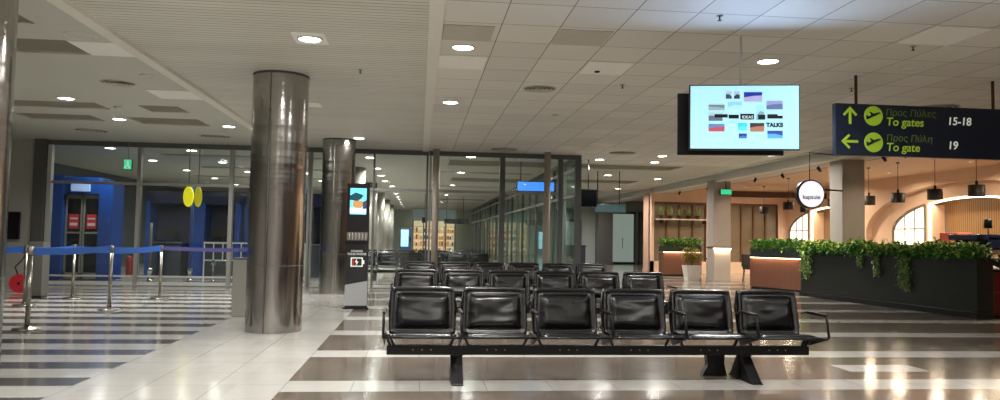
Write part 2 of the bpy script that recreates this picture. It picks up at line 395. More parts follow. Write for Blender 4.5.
# ------------------------------------------------------------------ columns
def steel_column(x, y, label, r=.385):
    t = thing('steel_column', label, 'column', (x, y, 0))
    MB().lathe([(r, .0), (r, ZC)], n=64, cap=False).build('shell', STEEL, t)
    a = R(-100)
    for da in (0, PI):
        aa = a+da; cx, cy_ = math.cos(aa)*r, math.sin(aa)*r
        MB().tube([(cx, cy_, .0), (cx, cy_, ZC)], .006, 6).build('seam', WALLD, t)
    MB().lathe([(r+.002, .915), (r+.002, .925)], n=64, cap=False).build('ring_seam', WALLD, t)
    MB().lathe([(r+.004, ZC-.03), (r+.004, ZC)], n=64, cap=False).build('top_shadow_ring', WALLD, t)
    return t
steel_column(-2.01, 10.92, 'big brushed steel column standing on the pale tiled path')
steel_column(-1.93, 18.05, 'brushed steel column behind the charging totem')
steel_column(-4.07, 7.1, 'brushed steel column cut by the edge of the picture near the barrier posts')
for k in range(5):
    t = thing('round_column', 'pale round column in the corridor beyond the glass partition', 'column', (-2.2, 25.3+7.2*k, 0), group='corridor columns beyond the glass')
    MB().lathe([(.38, 0), (.38, ZC)], n=32).build('shaft', mat('pale_column', 'a8a49b', .3, .3), t) if k == 0 else MB().lathe([(.38, 0), (.38, ZC)], n=32).build('shaft', MATS['pale_column'], t)

# ------------------------------------------------------------------ ceiling fittings
def downlight(loc, label, group=None, m=LAMP, r=.125, power=HALL_W, plate=False, col=(1, .97, .92)):
    t = thing('downlight', label, 'downlight', loc, group=group)
    if plate: MB().box(-.19, .19, -.25, .25, -.012, -.002, .004).build('cover_plate', PANELW, t)
    z0 = -.012 if plate else 0
    MB().lathe([(r+.02, z0), (r+.018, z0-.014), (r, z0-.016), (r-.004, z0-.006)], n=28, cap=False).build('trim_ring', WHITE, t)
    MB().lathe([(r, z0-.005), (r*.5, z0-.010), (.001, z0-.011)], n=28, cap=False).build('lens', m, t)
    if power: area('lamp', (0, 0, z0-.03), r*2, power, col, t)
    return t
zc = ZC
downlight((-1.3, 8.72, zc), 'lit downlight in a square white plate, in the ribbed ceiling', plate=True)
downlight((.47, 8.83, zc), 'lit downlight between grey panel and white panel beside the ceiling strip')
downlight((.47, 12.5, zc), 'smaller lit downlight farther along beside the ceiling strip')
downlight((4.28, 8.85, zc), 'lit downlight in the tiles above the hanging screen')
downlight((4.8, 12.4, zc), 'lit downlight half hidden beside the hanging screen')
downlight((-1.44, 17.57, zc), 'lit downlight in the ribbed ceiling near the glass partition')
downlight((-6.06, 13.46, zc), 'lit downlight next to the long dark ceiling slot near the cut-off column')
downlight((-6.06, 15.75, zc), 'lit downlight between two dark ceiling slots')
downlight((-4.05, 16.3, zc), 'lit downlight between a dark ceiling slot and the ceiling beam')
downlight((-3.95, 9.05, zc), 'large unlit round downlight near the ceiling beam', m=LAMPOFF, r=.15, power=0)
downlight((-3.97, 11.25, zc), 'small unlit round downlight near the ceiling beam', m=LAMPOFF, r=.08, power=0)
downlight((-4.2, 14.1, zc), 'small unlit downlight beside a short dark ceiling slot', m=LAMPOFF, r=.08, power=0)
downlight((6.22, 8.88, zc), 'unlit round downlight in the tiles above the gate sign', m=LAMPOFF, r=.12, power=0)
downlight((5.0, 20.6, zc), 'lit downlight in the tiles just past the corner post', power=FAR_W)
for x, y in ((6.69, 20.9), (6.39, 19.3)):
    downlight((x, y, zc), 'one of two close lit downlights beyond the corner post', 'pair of downlights beyond the corner post', power=FAR_W)
downlight((9.02, 18.4, zc), 'lit downlight below the lower edge of the hanging screen', power=FAR_W)
proto = None
def far_light(x, y, label, group, power=FAR_W, m=LAMPF, z=ZC):
    downlight((x, y, z), label, group, m=m, r=.14, power=power)
for y in (21.3, 24.6, 28.1, 31.8, 35.5, 39.2):
    for x in (-8.4, -6.26, -4.1):
        if (x, y) == (-4.1, 21.3): continue
        far_light(x, y, 'round downlight seen through the glass above the blue booths', 'downlights above the blue booths', power=FAR_W*.55 if y < 33 else 0)
for y in (21.8, 25.3, 28.2, 31, 34, 37, 40, 43, 46, 49.5, 53, 57):
    far_light(-1.45 if y < 33 else -1.25, y, 'round downlight in the corridor ceiling beyond the glass partition', 'corridor downlights beyond the glass', power=FAR_W)
for y in (20.9, 26, 32.5, 40, 48, 56):
    far_light(1.4, y, 'round downlight between the dark slots of the corridor ceiling', 'downlights between corridor ceiling slots', power=FAR_W)
for x, y in ((6.5, 25.5), (6.5, 31.5), (6.5, 38), (8.6, 26.5), (8.6, 32), (8.8, 38.5)):  # downlights added to brighten the dim far end past the corner post
    far_light(x, y, 'round downlight added between dark slots to brighten beyond the side glazing', 'added downlights past the side glazing', power=FAR_W)
for y in (4.9, .8, -3.2, -6.6):
    for x in (-9.5, -5.5, -1.3, .9, 4.4, 8):
        far_light(x, y, 'round downlight in the hall ceiling overhead', 'hall downlights overhead', power=HALL_W*(.6 if x > 4 else .75 if x < -5 else .8), m=LAMP)

def diffuser(x, y, label, r=.25, group=None):
    t = thing('air_diffuser', label, 'air vent', (x, y, ZC), group=group)
    MB().lathe([(r, 0), (r, -.01), (r-.03, -.012), (r-.03, 0)], n=36, cap=False).build('outer_ring', PANELD, t)
    MB().lathe([(r-.03, -.002), (.001, -.002)], n=36, cap=False).build('backing', WALLD, t)
    for k in range(1, 4):
        rr = r*k/4.4; MB().lathe([(rr, -.002), (rr+.022, -.02), (rr+.028, -.02), (rr+.006, -.002)], n=30, cap=False).build('ring_vane', PANELD, t)
diffuser(-4.62, 11.9, 'dark round air diffuser near the ceiling beam and large unlit lamp')
diffuser(1.76, 11.1, 'round air diffuser in the tiles behind the white panel with a black spot')
diffuser(-7.4, 17.7, 'flat round air diffuser by the glass partition near the plain grey wall', .35)
diffuser(-4.8, 18.1, 'flat round air diffuser by the glass partition near the ceiling beam', .35)
diffuser(5.19, 18.9, 'round air diffuser in front of the two close downlights', .35)
diffuser(2.1, 18.9, 'flat round air diffuser above the middle of the glass partition', .35)
diffuser(8.4, 11.4, 'round air diffuser in the ceiling behind the gate sign', .35)
def panel(x0, x1, y0, y1, label, m=PANELW, spot_=None):
    cx, cy_ = (x0+x1)/2, (y0+y1)/2
    o = MB().box(x0-cx, x1-cx, y0-cy_, y1-cy_, -.012, 0, .003).build('ceiling_panel', m, None, (cx, cy_, ZC))
    tag(o, label, 'ceiling panel')
    if spot_:
        MB().lathe([(.04, -.012), (.03, -.03), (.01, -.034)], (spot_[0]-cx, spot_[1]-cy_, 0), 16).build('sensor', BLACK, o)
panel(2.1, 2.7, 9.24, 9.94, 'white access panel with a small black spot, in the tiled ceiling', spot_=(2.32, 9.75))
panel(.2, .8, 9.26, 9.94, 'white ceiling panel beside the ceiling strip, behind a lit downlight')
panel(5.26, 5.88, 7.1, 7.78, 'large pale ceiling panel near the unlit lamp over the gate sign')
panel(-4.23, -3.64, 9.35, 10.05, 'pale ceiling panel between the dark slot and the ceiling beam')
panel(-4.38, -3.66, 12.35, 13.12, 'pale ceiling panel next to the beam, above the glass partition side')
panel(-2.02, -1.75, 13.0, 13.45, 'small white panel in the ribbed ceiling above the steel columns')
panel(1.47, 2.06, 7.87, 8.46, 'darker grey ceiling tile in the tiled ceiling', PANELD)
panel(.21, .76, 7.9, 8.5, 'darker grey ceiling tile beside the ceiling strip', PANELD)
for x, y, lb in ((-.85, 10.3, 'tiny sprinkler head in the ribbed ceiling beside the big steel column'), (2.95, 7.15, 'tiny sprinkler head in the tiles over the hanging screen'),
                 (2.9, 10.6, 'tiny sprinkler head behind the white access panel'), (5.55, 7.9, 'tiny sprinkler head beside the large pale ceiling panel'),
                 (6.2, 10.2, 'tiny sprinkler head above the middle of the gate sign'), (-5.5, 14.2, 'white smoke detector between the two long dark ceiling slots'),
                 (2.42, 13.4, 'white smoke detector in the tiles above the glass partition'), (-2.2, 12.0, 'tiny sprinkler head over the big steel column')):
    det = 'smoke' in lb
    t = thing('smoke_detector' if det else 'sprinkler_head', lb, 'smoke detector' if det else 'sprinkler', (x, y, ZC))
    if det:
        MB().lathe([(.06, 0), (.06, -.02), (.045, -.04), (.01, -.05)], n=20).build('housing', WHITE, t)
    else:
        MB().lathe([(.035, 0), (.03, -.008)], n=16).build('escutcheon', SATIN, t)
        MB().lathe([(.008, 0), (.008, -.04), (.022, -.045), (.022, -.05)], n=12).build('head', WALLD, t)

# ------------------------------------------------------------------ benches
def pad_mesh(wd, ht, seed, rim=.035, bulge=.042, t=.05):
    """padded panel in the XZ plane facing -Y, raised rim and puffed wrinkled centre"""
    nu, nv = 34, 26; vs = []; fs = []
    for j in range(nv+1):
        for i in range(nu+1):
            u = -1+2*i/nu; v = -1+2*j/nv
            cu = u*math.sqrt(1-.07*v*v*v*v); cv = v*math.sqrt(1-.07*u*u*u*u)
            x = cu*wd/2*(1-.02*v); z = (cv+1)/2*ht
            d = min((1-abs(u))*wd/2, (1-abs(v))*ht/2)          # distance to the edge
            if d < rim: y = -.022*math.sin(PI*d/rim)**.6 if d > 0 else 0
            elif d < rim+.03: k = (d-rim)/.03; y = .008*math.sin(PI*k)
            else:
                k = min(1, (d-rim-.03)/.07); y = -bulge*(k*(2-k))
                p = Vector((u*1.3+seed*7.1, seed*3.3, v*2.4-abs(u)*.4)); y += .011*k*noise.noise(p*1.1)+.007*k*math.sin(8*v+2.5*u*u+seed)*max(0, noise.noise(p*.7)+.1)*(1 if v < .1 else .3)
            vs.append((x, y, z))
    n = len(vs)
    for (x, y, z) in vs[:]: vs.append((x*.985, t, z))
    W = nu+1
    for j in range(nv):
        for i in range(nu):
            a = j*W+i; fs.append((a, a+1, a+W+1, a+W)); fs.append((n+a+W, n+a+W+1, n+a+1, n+a))
    ed = [i for i in range(W)]+[j*W+nu for j in range(1, nv+1)]+[nv*W+i for i in range(nu-1, -1, -1)]+[j*W for j in range(nv-1, 0, -1)]
    for a, b in zip(ed, ed[1:]+ed[:1]): fs.append((b, a, a+n, b+n))
    return MB().add(vs, fs, True)
def seat_mesh(wd, dp, seed):
    """seat cushion: from front (y=0) to back (y=dp), top near z=0, waterfall front edge"""
    nu, nv = 24, 18; vs = []; fs = []
    for j in range(nv+1):
        for i in range(nu+1):
            u = -1+2*i/nu; v = j/nv
            y = v*dp; x = u*wd/2*(1-.04*(1-v)**4)
            d = min((1-abs(u))*wd/2, v*dp, (1-v)*dp+.03)
            k = min(1, d/.07); z = .024*(k*(2-k))-.055*v-.012*(1-k)*(1 if v < .2 else .4)
            z += .008*k*noise.noise(Vector((u*1.5+seed, v*3, seed*2)))
            vs.append((x, y, z))
    n = len(vs)
    for (x, y, z) in vs[:]: vs.append((x*.97, y*.96+.01, -.028-.05*(y/dp)))
    W = nu+1
    for j in range(nv):
        for i in range(nu):
            a = j*W+i; fs.append((a, a+1, a+W+1, a+W)); fs.append((n+a+W, n+a+W+1, n+a+1, n+a))
    ed = [i for i in range(W)]+[j*W+nu for j in range(1, nv+1)]+[nv*W+i for i in range(nu-1, -1, -1)]+[j*W for j in range(nv-1, 0, -1)]
    for a, b in zip(ed, ed[1:]+ed[:1]): fs.append((b, a, a+n, b+n))
    return MB().add(vs, fs, True)
BP = .705
def make_bench(label, loc):
    root = thing('beam_bench', label, 'bench', loc, group=None)
    L = 6*BP
    bm_ = MB().box(.02, L-.02, -.04, .04, .235, .325, .006)
    beam = bm_.build('beam', BMET, root)
    bolts = MB()
    for k in range(6):
        for q in (-1, 0, 1): bolts.lathe([(.007, -.046), (.007, -.04)], (BP*(k+.5)+q*.085, 0, .285), 10, 'y')
    bolts.build('beam_bolts', SATIN, beam)
    for lx in (.68, 3.54):
        lg = MB()
        lg.prism([(-.03, .24), (-.29, .012), (-.31, 0), (-.04, 0), (.0, .24)], lx-.055, lx+.055, 'x')
        lg.prism([(-.03, .24), (-.06, 0), (.22, 0), (.2, .012), (.03, .24)], lx-.055, lx+.055, 'x')
        lg.box(lx-.06, lx+.06, -.06, .06, .225, .24)
        l_ = lg.build('leg', BMET, root)
        MB().box(lx-.05, lx+.05, -.33, -.16, 0, .012, .003).build('foot', BMET, l_)
        MB().box(lx-.05, lx+.05, .08, .24, 0, .012, .003).build('foot', BMET, l_)
        if lx > 1: MB().prism([(lx-.36, .0), (lx-.30, .10), (lx-.32, .26), (lx-.12, .26), (lx-.13, .12), (lx-.10, .0)], .16, .24).build('side_brace', BMET, l_)
    for k in range(6):
        cx = BP*(k+.5)
        st = seat_mesh(.60, .47, k*1.7+.3).build('seat', LEATHER, root, (cx, -.29, .452))
        MB().tube([(-.34, -.005, -.022), (.34, -.005, -.022)], .010, 8).build('front_rail', BMET, st)
        bk = pad_mesh(.64, .47, k*2.3+.7).build('backrest', LEATHER, root, (cx, .115, .405)); bk.rotation_euler = (R(-11), 0, 0)
        fr = MB(); fr.tube([(-.31, .055, .02), (-.325, .06, .30), (-.30, .06, .455), (.30, .06, .455), (.325, .06, .30), (.31, .055, .02)], .012, 8)
        fr.build('back_frame', BMET, bk)
    for k in range(7):
        x = BP*k
        a = MB(); a.tube([(x, .14, .63), (x, .06, .655), (x, -.30, .65)], .011, 8); a.tube([(x, -.30, .655), (x, -.335, .62), (x, -.375, .45), (x, -.34, .43), (x, .14, .42)], .013, 8)
        ar = a.build('armrest', BMET, root)
        MB().box(x-.016, x+.016, -.335, .03, .655, .672, .008).build('arm_pad', BLACK, ar)
        b = MB()
        for s in (-1, 1):
            if (k == 0 and s < 0) or (k == 6 and s > 0): continue
            b.prism([(x+s*.035-.012, .43), (x+s*.035+.012, .43), (x+s*.09+.014, .32), (x+s*.09-.014, .32)], -.03, -.015)
        if k == 0: b.prism([(x-.01, .43), (x+.02, .43), (x+.07, .32), (x+.04, .32)], -.03, -.015)
        if k == 6: b.prism([(x-.02, .43), (x+.01, .43), (x-.04, .32), (x-.07, .32)], -.03, -.015)
        b.prism([(-.33, .42), (.1, .41), (.04, .33), (-.02, .33)], x-.006, x+.006, 'x')
        b.build('seat_bracket', BMET, root)
    return root
bench = make_bench('row of six black leather seats on a steel beam, the front row seen whole', (-.30, 7.24, 0))
for y, x, lb in ((11.25, -.38, 'second row of black leather beam seats, partly behind the front row'), (15.0, -.33, 'third row of black leather beam seats, only the backrest tops showing')):
    c = copy_tree(bench); c.location = (x, y, 0); c['label'] = lb
for x, y, lb in ((-2.0, 23.4, 'dark beam seats standing past the glass beside the charging totem'), (-2.2, 27.8, 'dark beam seats in the corridor beyond the glass partition, farther row')):
    c = copy_tree(bench); c.location = (x, y, 0); c['label'] = lb

# ------------------------------------------------------------------ charging totem
t = thing('charging_totem', 'tall black charging totem with a lit screen in front of the steel column', 'charging station', (-1.14, 14.25, 0))
MB().box(-.235, .235, -.10, .10, .0, .03, .005).build('base_plate', BMET, t)
MB().box(-.205, .205, -.075, .075, .03, 2.33, .012).build('body', mat('totem_black', '24272c', .3), t)
low = MB().prism([(-.205, .06), (.205, .06), (.205, .52), (-.205, .44)], -.079, -.0755).build('lower_panel', mat('totem_grey', 'a4a6a8', .4), t); low['label'] = 'light grey slanted lower panel'
MB().box(-.205, .205, -.082, -.0755, 1.30, 2.33, .004).build('upper_panel', BLACK, t)
sc_ = MB().box(-.15, .15, -.086, -.082, 1.75, 2.24).build('screen', mat('totem_screen', (.2, .6, .8), .3, emit=1.1, ecol='5fd0ee'), t)
MB().prism([(-.15, 1.77), (.15, 1.77), (.15, 1.86), (-.15, 1.88)], -.0875, -.0862).build('picture_strip', mat('screen_cream', 'cfe8ef', .4, emit=.9, ecol='d8f0f4'), sc_)
MB().prism([(-.06, 1.87), (.06, 1.87), (.09, 1.92), (.08, 2.0), (-.08, 2.03), (-.1, 1.92)], -.0878, -.0862).build('picture_figure', mat('screen_tan', 'c08c50', .4, emit=.7, ecol='c89858'), sc_)
MB().prism([(-.15, 2.02), (-.02, 2.0), (.06, 2.05), (.1, 2.11), (-.05, 2.16), (-.15, 2.1)], -.0879, -.0862).build('picture_shape', mat('screen_teal', '0f4a5a', .4, emit=.35, ecol='0f5a6e'), sc_)
MB().prism([(.09, 1.85), (.15, 1.86), (.15, 2.02), (.08, 1.98)], -.088, -.0862).build('picture_shape', mat('screen_violet', '4a4870', .4, emit=.4, ecol='4a4870'), sc_)
sh = MB().box(-.2, .2, -.20, -.078, 1.245, 1.265, .004).build('shelf', BLACK, t)
MB().box(-.19, .19, -.095, -.08, 1.27, 1.42).build('cable_panel', SATIN, t)
for k in range(6): MB().tube([(-.15+k*.06, -.1, 1.40), (-.14+k*.06, -.13, 1.33), (-.15+k*.06, -.15, 1.27)], .006, 6).build('charging_cable', WHITE, t)
bt = MB()
x0, x1, z0, z1, q = -.11, .11, .78, .95, .018
for bx in ((x0, x1, z0, z0+q), (x0, x1, z1-q, z1), (x0, x0+q, z0, z1), (x1-q, x1, z0, z1), (x1, x1+.03, z0+.05, z1-.05)): bt.box(bx[0], bx[1], -.08, -.0755, bx[2], bx[3])
bt.prism([(.0, .93), (-.035, .86), (-.005, .86), (-.012, .80), (.035, .875), (.005, .875)], -.081, -.0755)
bt.build('battery_symbol', SIGNW, t)
MB().box(-.085, -.05, -.08, -.0755, .805, .925).build('battery_charge_bar', REDP, t)
text('lettering', 'CHARGE\nYOUR PHONE', .055, SIGNW, t, (0, -.0765, 1.05), align='CENTER')

# ------------------------------------------------------------------ barrier posts
def barrier(x, y, label, h=1.08, belt_to=None, sag=0, bm_mat=BELT, hh=.07):
    t = thing('barrier_post', label, 'barrier post', (x, y, 0))
    MB().lathe([(.18, 0), (.18, .012), (.17, .022), (.06, .035), (.04, .05)], n=32).build('base', SATIN, t)
    MB().lathe([(.032, .03), (.032, h-.12)], n=20).build('post', SATIN, t)
    MB().lathe([(.038, h-.12), (.04, h-.11), (.04, h-.01), (.034, h)], n=20).build('belt_head', SATIN, t)
    if belt_to:
        dx, dy = belt_to[0]-x, belt_to[1]-y; vs = []; fs = []; N = 16
        for i in range(N+1):
            k = i/N; zz = h-.02-sag*math.sin(PI*k)
            for a, b in ((0, 0), (0, -hh), (.004, -hh), (.004, 0)): vs.append((dx*k+a*(dy/(abs(dx)+abs(dy)+.01)), dy*k-a, zz+b))
        for i in range(N):
            for q in range(4): a = i*4+q; b = i*4+(q+1) % 4; fs.append((a, b, b+4, a+4))
        MB().add(vs, fs).build('belt', bm_mat, t)
    return t
barrier(-5.27, 10.9, 'steel barrier post nearest the cut-off column with blue belt', 1.13, belt_to=(-5.27, 13.6), sag=.02, hh=.1)
barrier(-5.27, 13.62, 'steel barrier post in the middle of the blue belt line', 1.11, belt_to=(-5.26, 16.1), sag=.03, hh=.1)
barrier(-5.26, 16.12, 'steel barrier post at the end of the blue belt line, by the glass', 1.09, belt_to=(-3.3, 19.0), sag=.05, bm_mat=mat('belt_violet', '46427a', .7), hh=.08)
barrier(-6.86, 15.9, 'steel barrier post in front of the blue doorway', 1.08, belt_to=(-5.26, 16.12), sag=.05, hh=.1)
barrier(-6.98, 14.3, 'steel barrier post half hidden behind the nearest barrier post', 1.08, belt_to=(-6.86, 15.9), sag=.03)
barrier(-8.3, 14.3, 'steel barrier post behind the cut-off steel column', 1.08, belt_to=(-6.98, 14.3), sag=.03, hh=.1)
t = thing('grey_bin', 'narrow pale grey cabinet bin standing behind the big steel column', 'bin', (-2.86, 12.85, 0))
MB().box(-.16, .16, -.14, .14, .0, .93, .012).build('body', mat('bin_grey', 'a9a79f', .4), t)
MB().box(-.165, .165, -.145, .145, .93, .955, .006).build('lid', WALLD, t)

# ------------------------------------------------------------------ wall things by the grey wall
t = thing('wall_monitor', 'black wall monitor on the plain grey wall', 'monitor', (-9.9, 19.68, 0))
MB().box(-.22, .13, -.09, -.03, 1.12, 1.8, .008).build('casing', BLACK, t)
MB().box(-.2, .11, -.093, -.09, 1.15, 1.77).build('screen', mat('dead_screen', '05070a', .12), t)
MB().box(-.1, .05, -.04, .02, 1.35, 1.55).build('wall_bracket', BMET, t)
t = thing('hose_reel', 'red hose reel with a black hose standing by the plain grey wall', 'hose reel', (-8.55, 17.4, .2))
MB().lathe([(.2, -.16), (.2, -.14), (.07, -.13), (.07, -.05), (.2, -.04), (.2, -.02)], n=28, axis='y').build('reel', RED, t)
MB().lathe([(.03, -.17), (.03, .04)], n=12, axis='y').build('hub', BMET, t)
MB().tube([(-.05, -.1, .18), (-.12, -.1, .35), (.02, -.1, .5), (.08, -.1, .62), (-.04, -.08, .75), (-.02, -.1, .8)], .015, 8).build('hose', BLACK, t)
t = thing('slim_cabinet', 'dark grey slim cabinet standing in front of the grey wall corner', 'cabinet', (-7.62, 15.95, 0))
MB().box(-.14, .14, 0, .3, .04, 1.12, .01).build('body', WALLD, t)
MB().box(-.13, .13, .02, .28, 0, .04).build('plinth', BLACK, t)
MB().box(-.1, -.08, -.02, 0, .5, .7).build('handle', SATIN, t)
t = thing('emergency_exit_sign', 'small green lit exit sign above the blue doorway', 'exit sign', (-7.28, 19.6, 2.9))
MB().box(-.10, .10, -.03, .03, 0, .27, .006).build('housing', WALLD, t)
MB().box(-.09, .09, -.034, -.03, .015, .255).build('sign_face', GREENE, t)
mn = MB(); mn.lathe([(.022, -.037), (.022, -.034)], (.0, 0, .21), 14, 'y'); mn.prism([(-.03, .19), (.03, .18), (.02, .12), (.07, .05), (.05, .04), (0, .1), (-.06, .04), (-.08, .06), (-.02, .12)], -.037, -.034)
mn.build('running_figure', SIGNW, t)
MB().tube([(0, 0, .27), (0, 0, ZC-2.9)], .01, 8).build('hanging_rod', SATIN, t)
t = thing('fire_extinguisher', 'red fire extinguisher on a white stand behind the glass', 'fire extinguisher', (-7.38, 20.3, 0))
MB().lathe([(.1, .2), (.105, .22), (.105, .62), (.07, .7), (.03, .74)], n=20).build('cylinder', RED, t)
MB().box(-.03, .12, -.02, .02, .74, .78, .006).build('handle', BLACK, t)
MB().tube([(.02, -.02, .75), (.14, -.05, .68), (.15, -.06, .45)], .014, 8).build('hose', BLACK, t)
MB().box(-.12, .12, -.12, .12, 0, .2, .01).build('stand', WHITE, t)

# ------------------------------------------------------------------ blue doorway and booths beyond the glass
t = thing('door_portal', 'bright blue doorway portal with glass double doors and red notices', 'doorway', (-9.5, 22.1, 0))
MB().box(-.95, -.32, -.2, .6, 0, 2.9, .01).build('side_panel', BLUE, t)
MB().box(.63, 1.0, -.2, .6, 0, 2.75, .01).build('side_panel', BLUE, t)
MB().box(-.32, .63, -.2, .6, 2.38, 2.85, .01).build('header_panel', BLUE, t)
MB().box(-.1, .4, -.26, -.2, 2.45, 2.72, .01).build('lamp_box', mat('portal_lamp', '8aa0c8', .3, emit=.5, ecol='93aee0'), t)
for dx in (-.30, .17):
    d = MB(); 
    for bx in ((dx, dx+.05), (dx+.40, dx+.45)): d.box(bx[0], bx[1], -.05, 0, .02, 2.36)
    d.box(dx, dx+.45, -.05, 0, 2.26, 2.36); d.box(dx, dx+.45, -.05, 0, .02, .2); d.box(dx, dx+.45, -.05, 0, 1.28, 1.33)
    dd = d.build('door', ALU, t)
    MB().box(dx+.05, dx+.4, -.03, -.02, .2, 2.26).build('door_glass', GLASS_G, dd)
    n_ = MB().box(dx+.1, dx+.36, -.06, -.035, 1.42, 1.82).build('notice', REDP, dd)
    MB().box(dx+.13, dx+.33, -.063, -.06, 1.68, 1.72).box(dx+.13, dx+.33, -.063, -.06, 1.5, 1.58).build('notice_print', WHITE, n_)
MB().box(-.32, .63, .5, .6, 0, 2.38).build('dark_interior', NAVY, t)
def booth(x0, x1, y, label, pillars):
    t = thing('gate_booth', label, 'booth', (x0, y, 0))
    W_ = x1-x0
    MB().box(0, W_, .55, .65, 0, 2.6).build('back_panel', NAVY, t)
    MB().box(0, W_, -.1, .6, 2.25, 2.62, .01).build('header_panel', NAVY, t)
    for p, wd in pillars: MB().box(p, p+wd, -.15, .6, 0, 2.3, .01).build('pillar', BLUE, t)
    MB().box(.1, W_-.1, -.05, .45, 0, 1.02, .01).build('counter', mat('booth_counter', '2c343e', .4) if 'booth_counter' not in MATS else MATS['booth_counter'], t)
    MB().box(.05, W_-.05, -.1, .5, 1.02, 1.06, .006).build('counter_top', SATIN, t)
    MB().box(W_*.45, W_*.45+.42, .1, .14, 1.25, 1.52, .006).build('monitor', BLACK, t)
    MB().box(W_*.45+.18, W_*.45+.24, .1, .16, 1.06, 1.26).build('monitor_stand', BMET, t)
booth(-8.35, -7.2, 24.2, 'navy booth right beside the blue doorway portal', [(0, .12)])
booth(-7.1, -5.6, 24.4, 'navy booth with a wide blue pillar under the oval signs', [(-.0, .45), (1.35, .15)])
booth(-5.5, -4.1, 24.6, 'navy booth with blue pillars between the oval signs and the big column', [(.0, .2), (.7, .25), (1.25, .12)])
booth(-4.0, -2.9, 24.4, 'navy booth seen between the two steel columns', [(.0, .2), (.9, .2)])
for x, lb in ((-6.27, 'bright yellow oval blade sign hanging over the booths'), (-6.02, 'darker yellow oval blade sign behind the bright one')):
    t = thing('oval_sign', lb, 'sign', (x+.12, 20.8, 0))
    pts = [((.125 if 'bright yellow' in lb else .09)*math.cos(2*PI*k/32), 2.32+.27*math.sin(2*PI*k/32)) for k in range(32)]
    br = 'bright yellow' in lb
    MB().prism(pts, -.05, .05).build('sign_body', mat('oval_yellow' if br else 'oval_yellow_dim', 'e8dc20', .4, emit=.75 if br else .3, ecol='efe21c'), t)
    MB().tube([(0, 0, 2.58), (0, 0, ZC)], .012, 8).build('hanging_rod', DKF, t)
t = thing('low_fence', 'low white barred fence in front of the booths', 'fence', (-6.2, 22.6, 0))
MB().box(0, 2.9, -.02, .02, 1.06, 1.1).box(0, 2.9, -.02, .02, .55, .59).build('rail', ALUB, t)
for k in range(12): MB().box(k*.26, k*.26+.03, -.012, .012, 0 if k in (0, 4, 8, 11) else .59, 1.06).build('bar', ALUB, t)
for x, y, lb in ((-7.1, 20.9, 'slim dark post with a chrome foot, beside the red extinguisher'), (-6.1, 21.0, 'slim blue post with a chrome foot in front of the booths')):
    t = thing('slim_post', lb, 'post', (x, y, 0))
    MB().tube([(0, 0, .3), (0, 0, 2.6 if 'blue' in lb.split('with')[0] else 1.6)], .035, 10).build('pole', BLUE if 'blue' in lb.split('with')[0] else WALLD, t)
    MB().lathe([(.09, 0), (.09, .03), (.06, .06), (.05, .3), (.075, .34), (.06, .4)], n=18).build('foot', CHROME, t)
for x, lb in ((-5.33, 'waist-high chrome gate stanchion with a clear wing, beside its twin'), (-4.98, 'chrome gate stanchion next to the dark mullion')):
    t = thing('gate_stanchion', lb, 'gate', (x, 20.35, 0))
    MB().lathe([(.075, 0), (.075, .02), (.03, .05), (.03, .5), (.06, .55), (.06, .62), (.03, .66)], n=18).build('post', CHROME, t)
    MB().box(.02, .28, -.008, .008, .16, .5, .01).build('clear_wing', GLASS, t)

# ------------------------------------------------------------------ hanging screens and signs
tv = thing('hanging_screen', 'large bright screen hanging from the ceiling, showing a white slide with thumbnails', 'screen', (3.455, 7.7, 2.345), R(-12))
W2, H_ = .58, .71
MB().box(-W2, W2, 0, .05, 0, H_, .008).build('casing', BLACK, tv)
scr = MB().box(-W2+.012, W2-.012, -.004, 0, .014, H_-.014).build('screen', SCREEN, tv)
def U(px, py): return (px-743.5)/108*1.15, (151-py)/66*.69      # photo position to a position on the screen face
def thumb(x0, x1, y0, y1, c1, c2=None, k=0):
    a, b = U(x0, y1); c, d = U(x1, y0)
    n1 = 'thumb_'+c1
    m_ = MATS.get(n1) or mat(n1, c1, .4, emit=.9, ecol=c1)
    o = MB().box(a, c, -.006, -.004, b, d).build('thumbnail', m_, scr)
    if c2:
        n2 = 'thumb_'+c2; m2 = MATS.get(n2) or mat(n2, c2, .4, emit=.9, ecol=c2)
        poly = [(a, b), (c, b), (c, b+(d-b)*(.35+.3*((k*7) % 3)/2)), ((a+c)/2, b+(d-b)*.6), (a, b+(d-b)*(.6-.3*((k*5) % 3)/2))]
        MB().prism(poly, -.0075, -.006).build('thumbnail_image', m2, scr)
TH = [(725, 731, 90, 98, '9fb8d0', '3a4658'), (733, 739, 90, 98, '9fb4c8', '2c3648'), (743, 761, 91, 101, '1f2f96', 'a8a4d0'), (708, 724, 104, 110, '6f8088', '8fa8b0'),
      (727, 741, 101, 109, '8cc4ea', 'a8dcf4'), (765, 781, 100, 109, '8c94c8', '5c6c9c'), (708, 722, 112, 121, 'a0c0cc', '5a6c7c'), (755, 763, 104, 120, '9cdcf2', '7ca0b0'),
      (708, 724, 124, 132, '5b86b4', 'b4505c'), (728, 736, 121, 127, '9ccce0', 'b4e0ee'), (737, 746, 123, 131, '3ac8dc', '60dcec'), (749, 763, 123, 132, '3c2c3c', 'a87458'),
      (766, 781, 131, 139, '24489c', '58a8e4'), (738, 746, 134, 139, '1c3c88', '4c70b4')]
for k, a in enumerate(TH): thumb(*a, k=k)
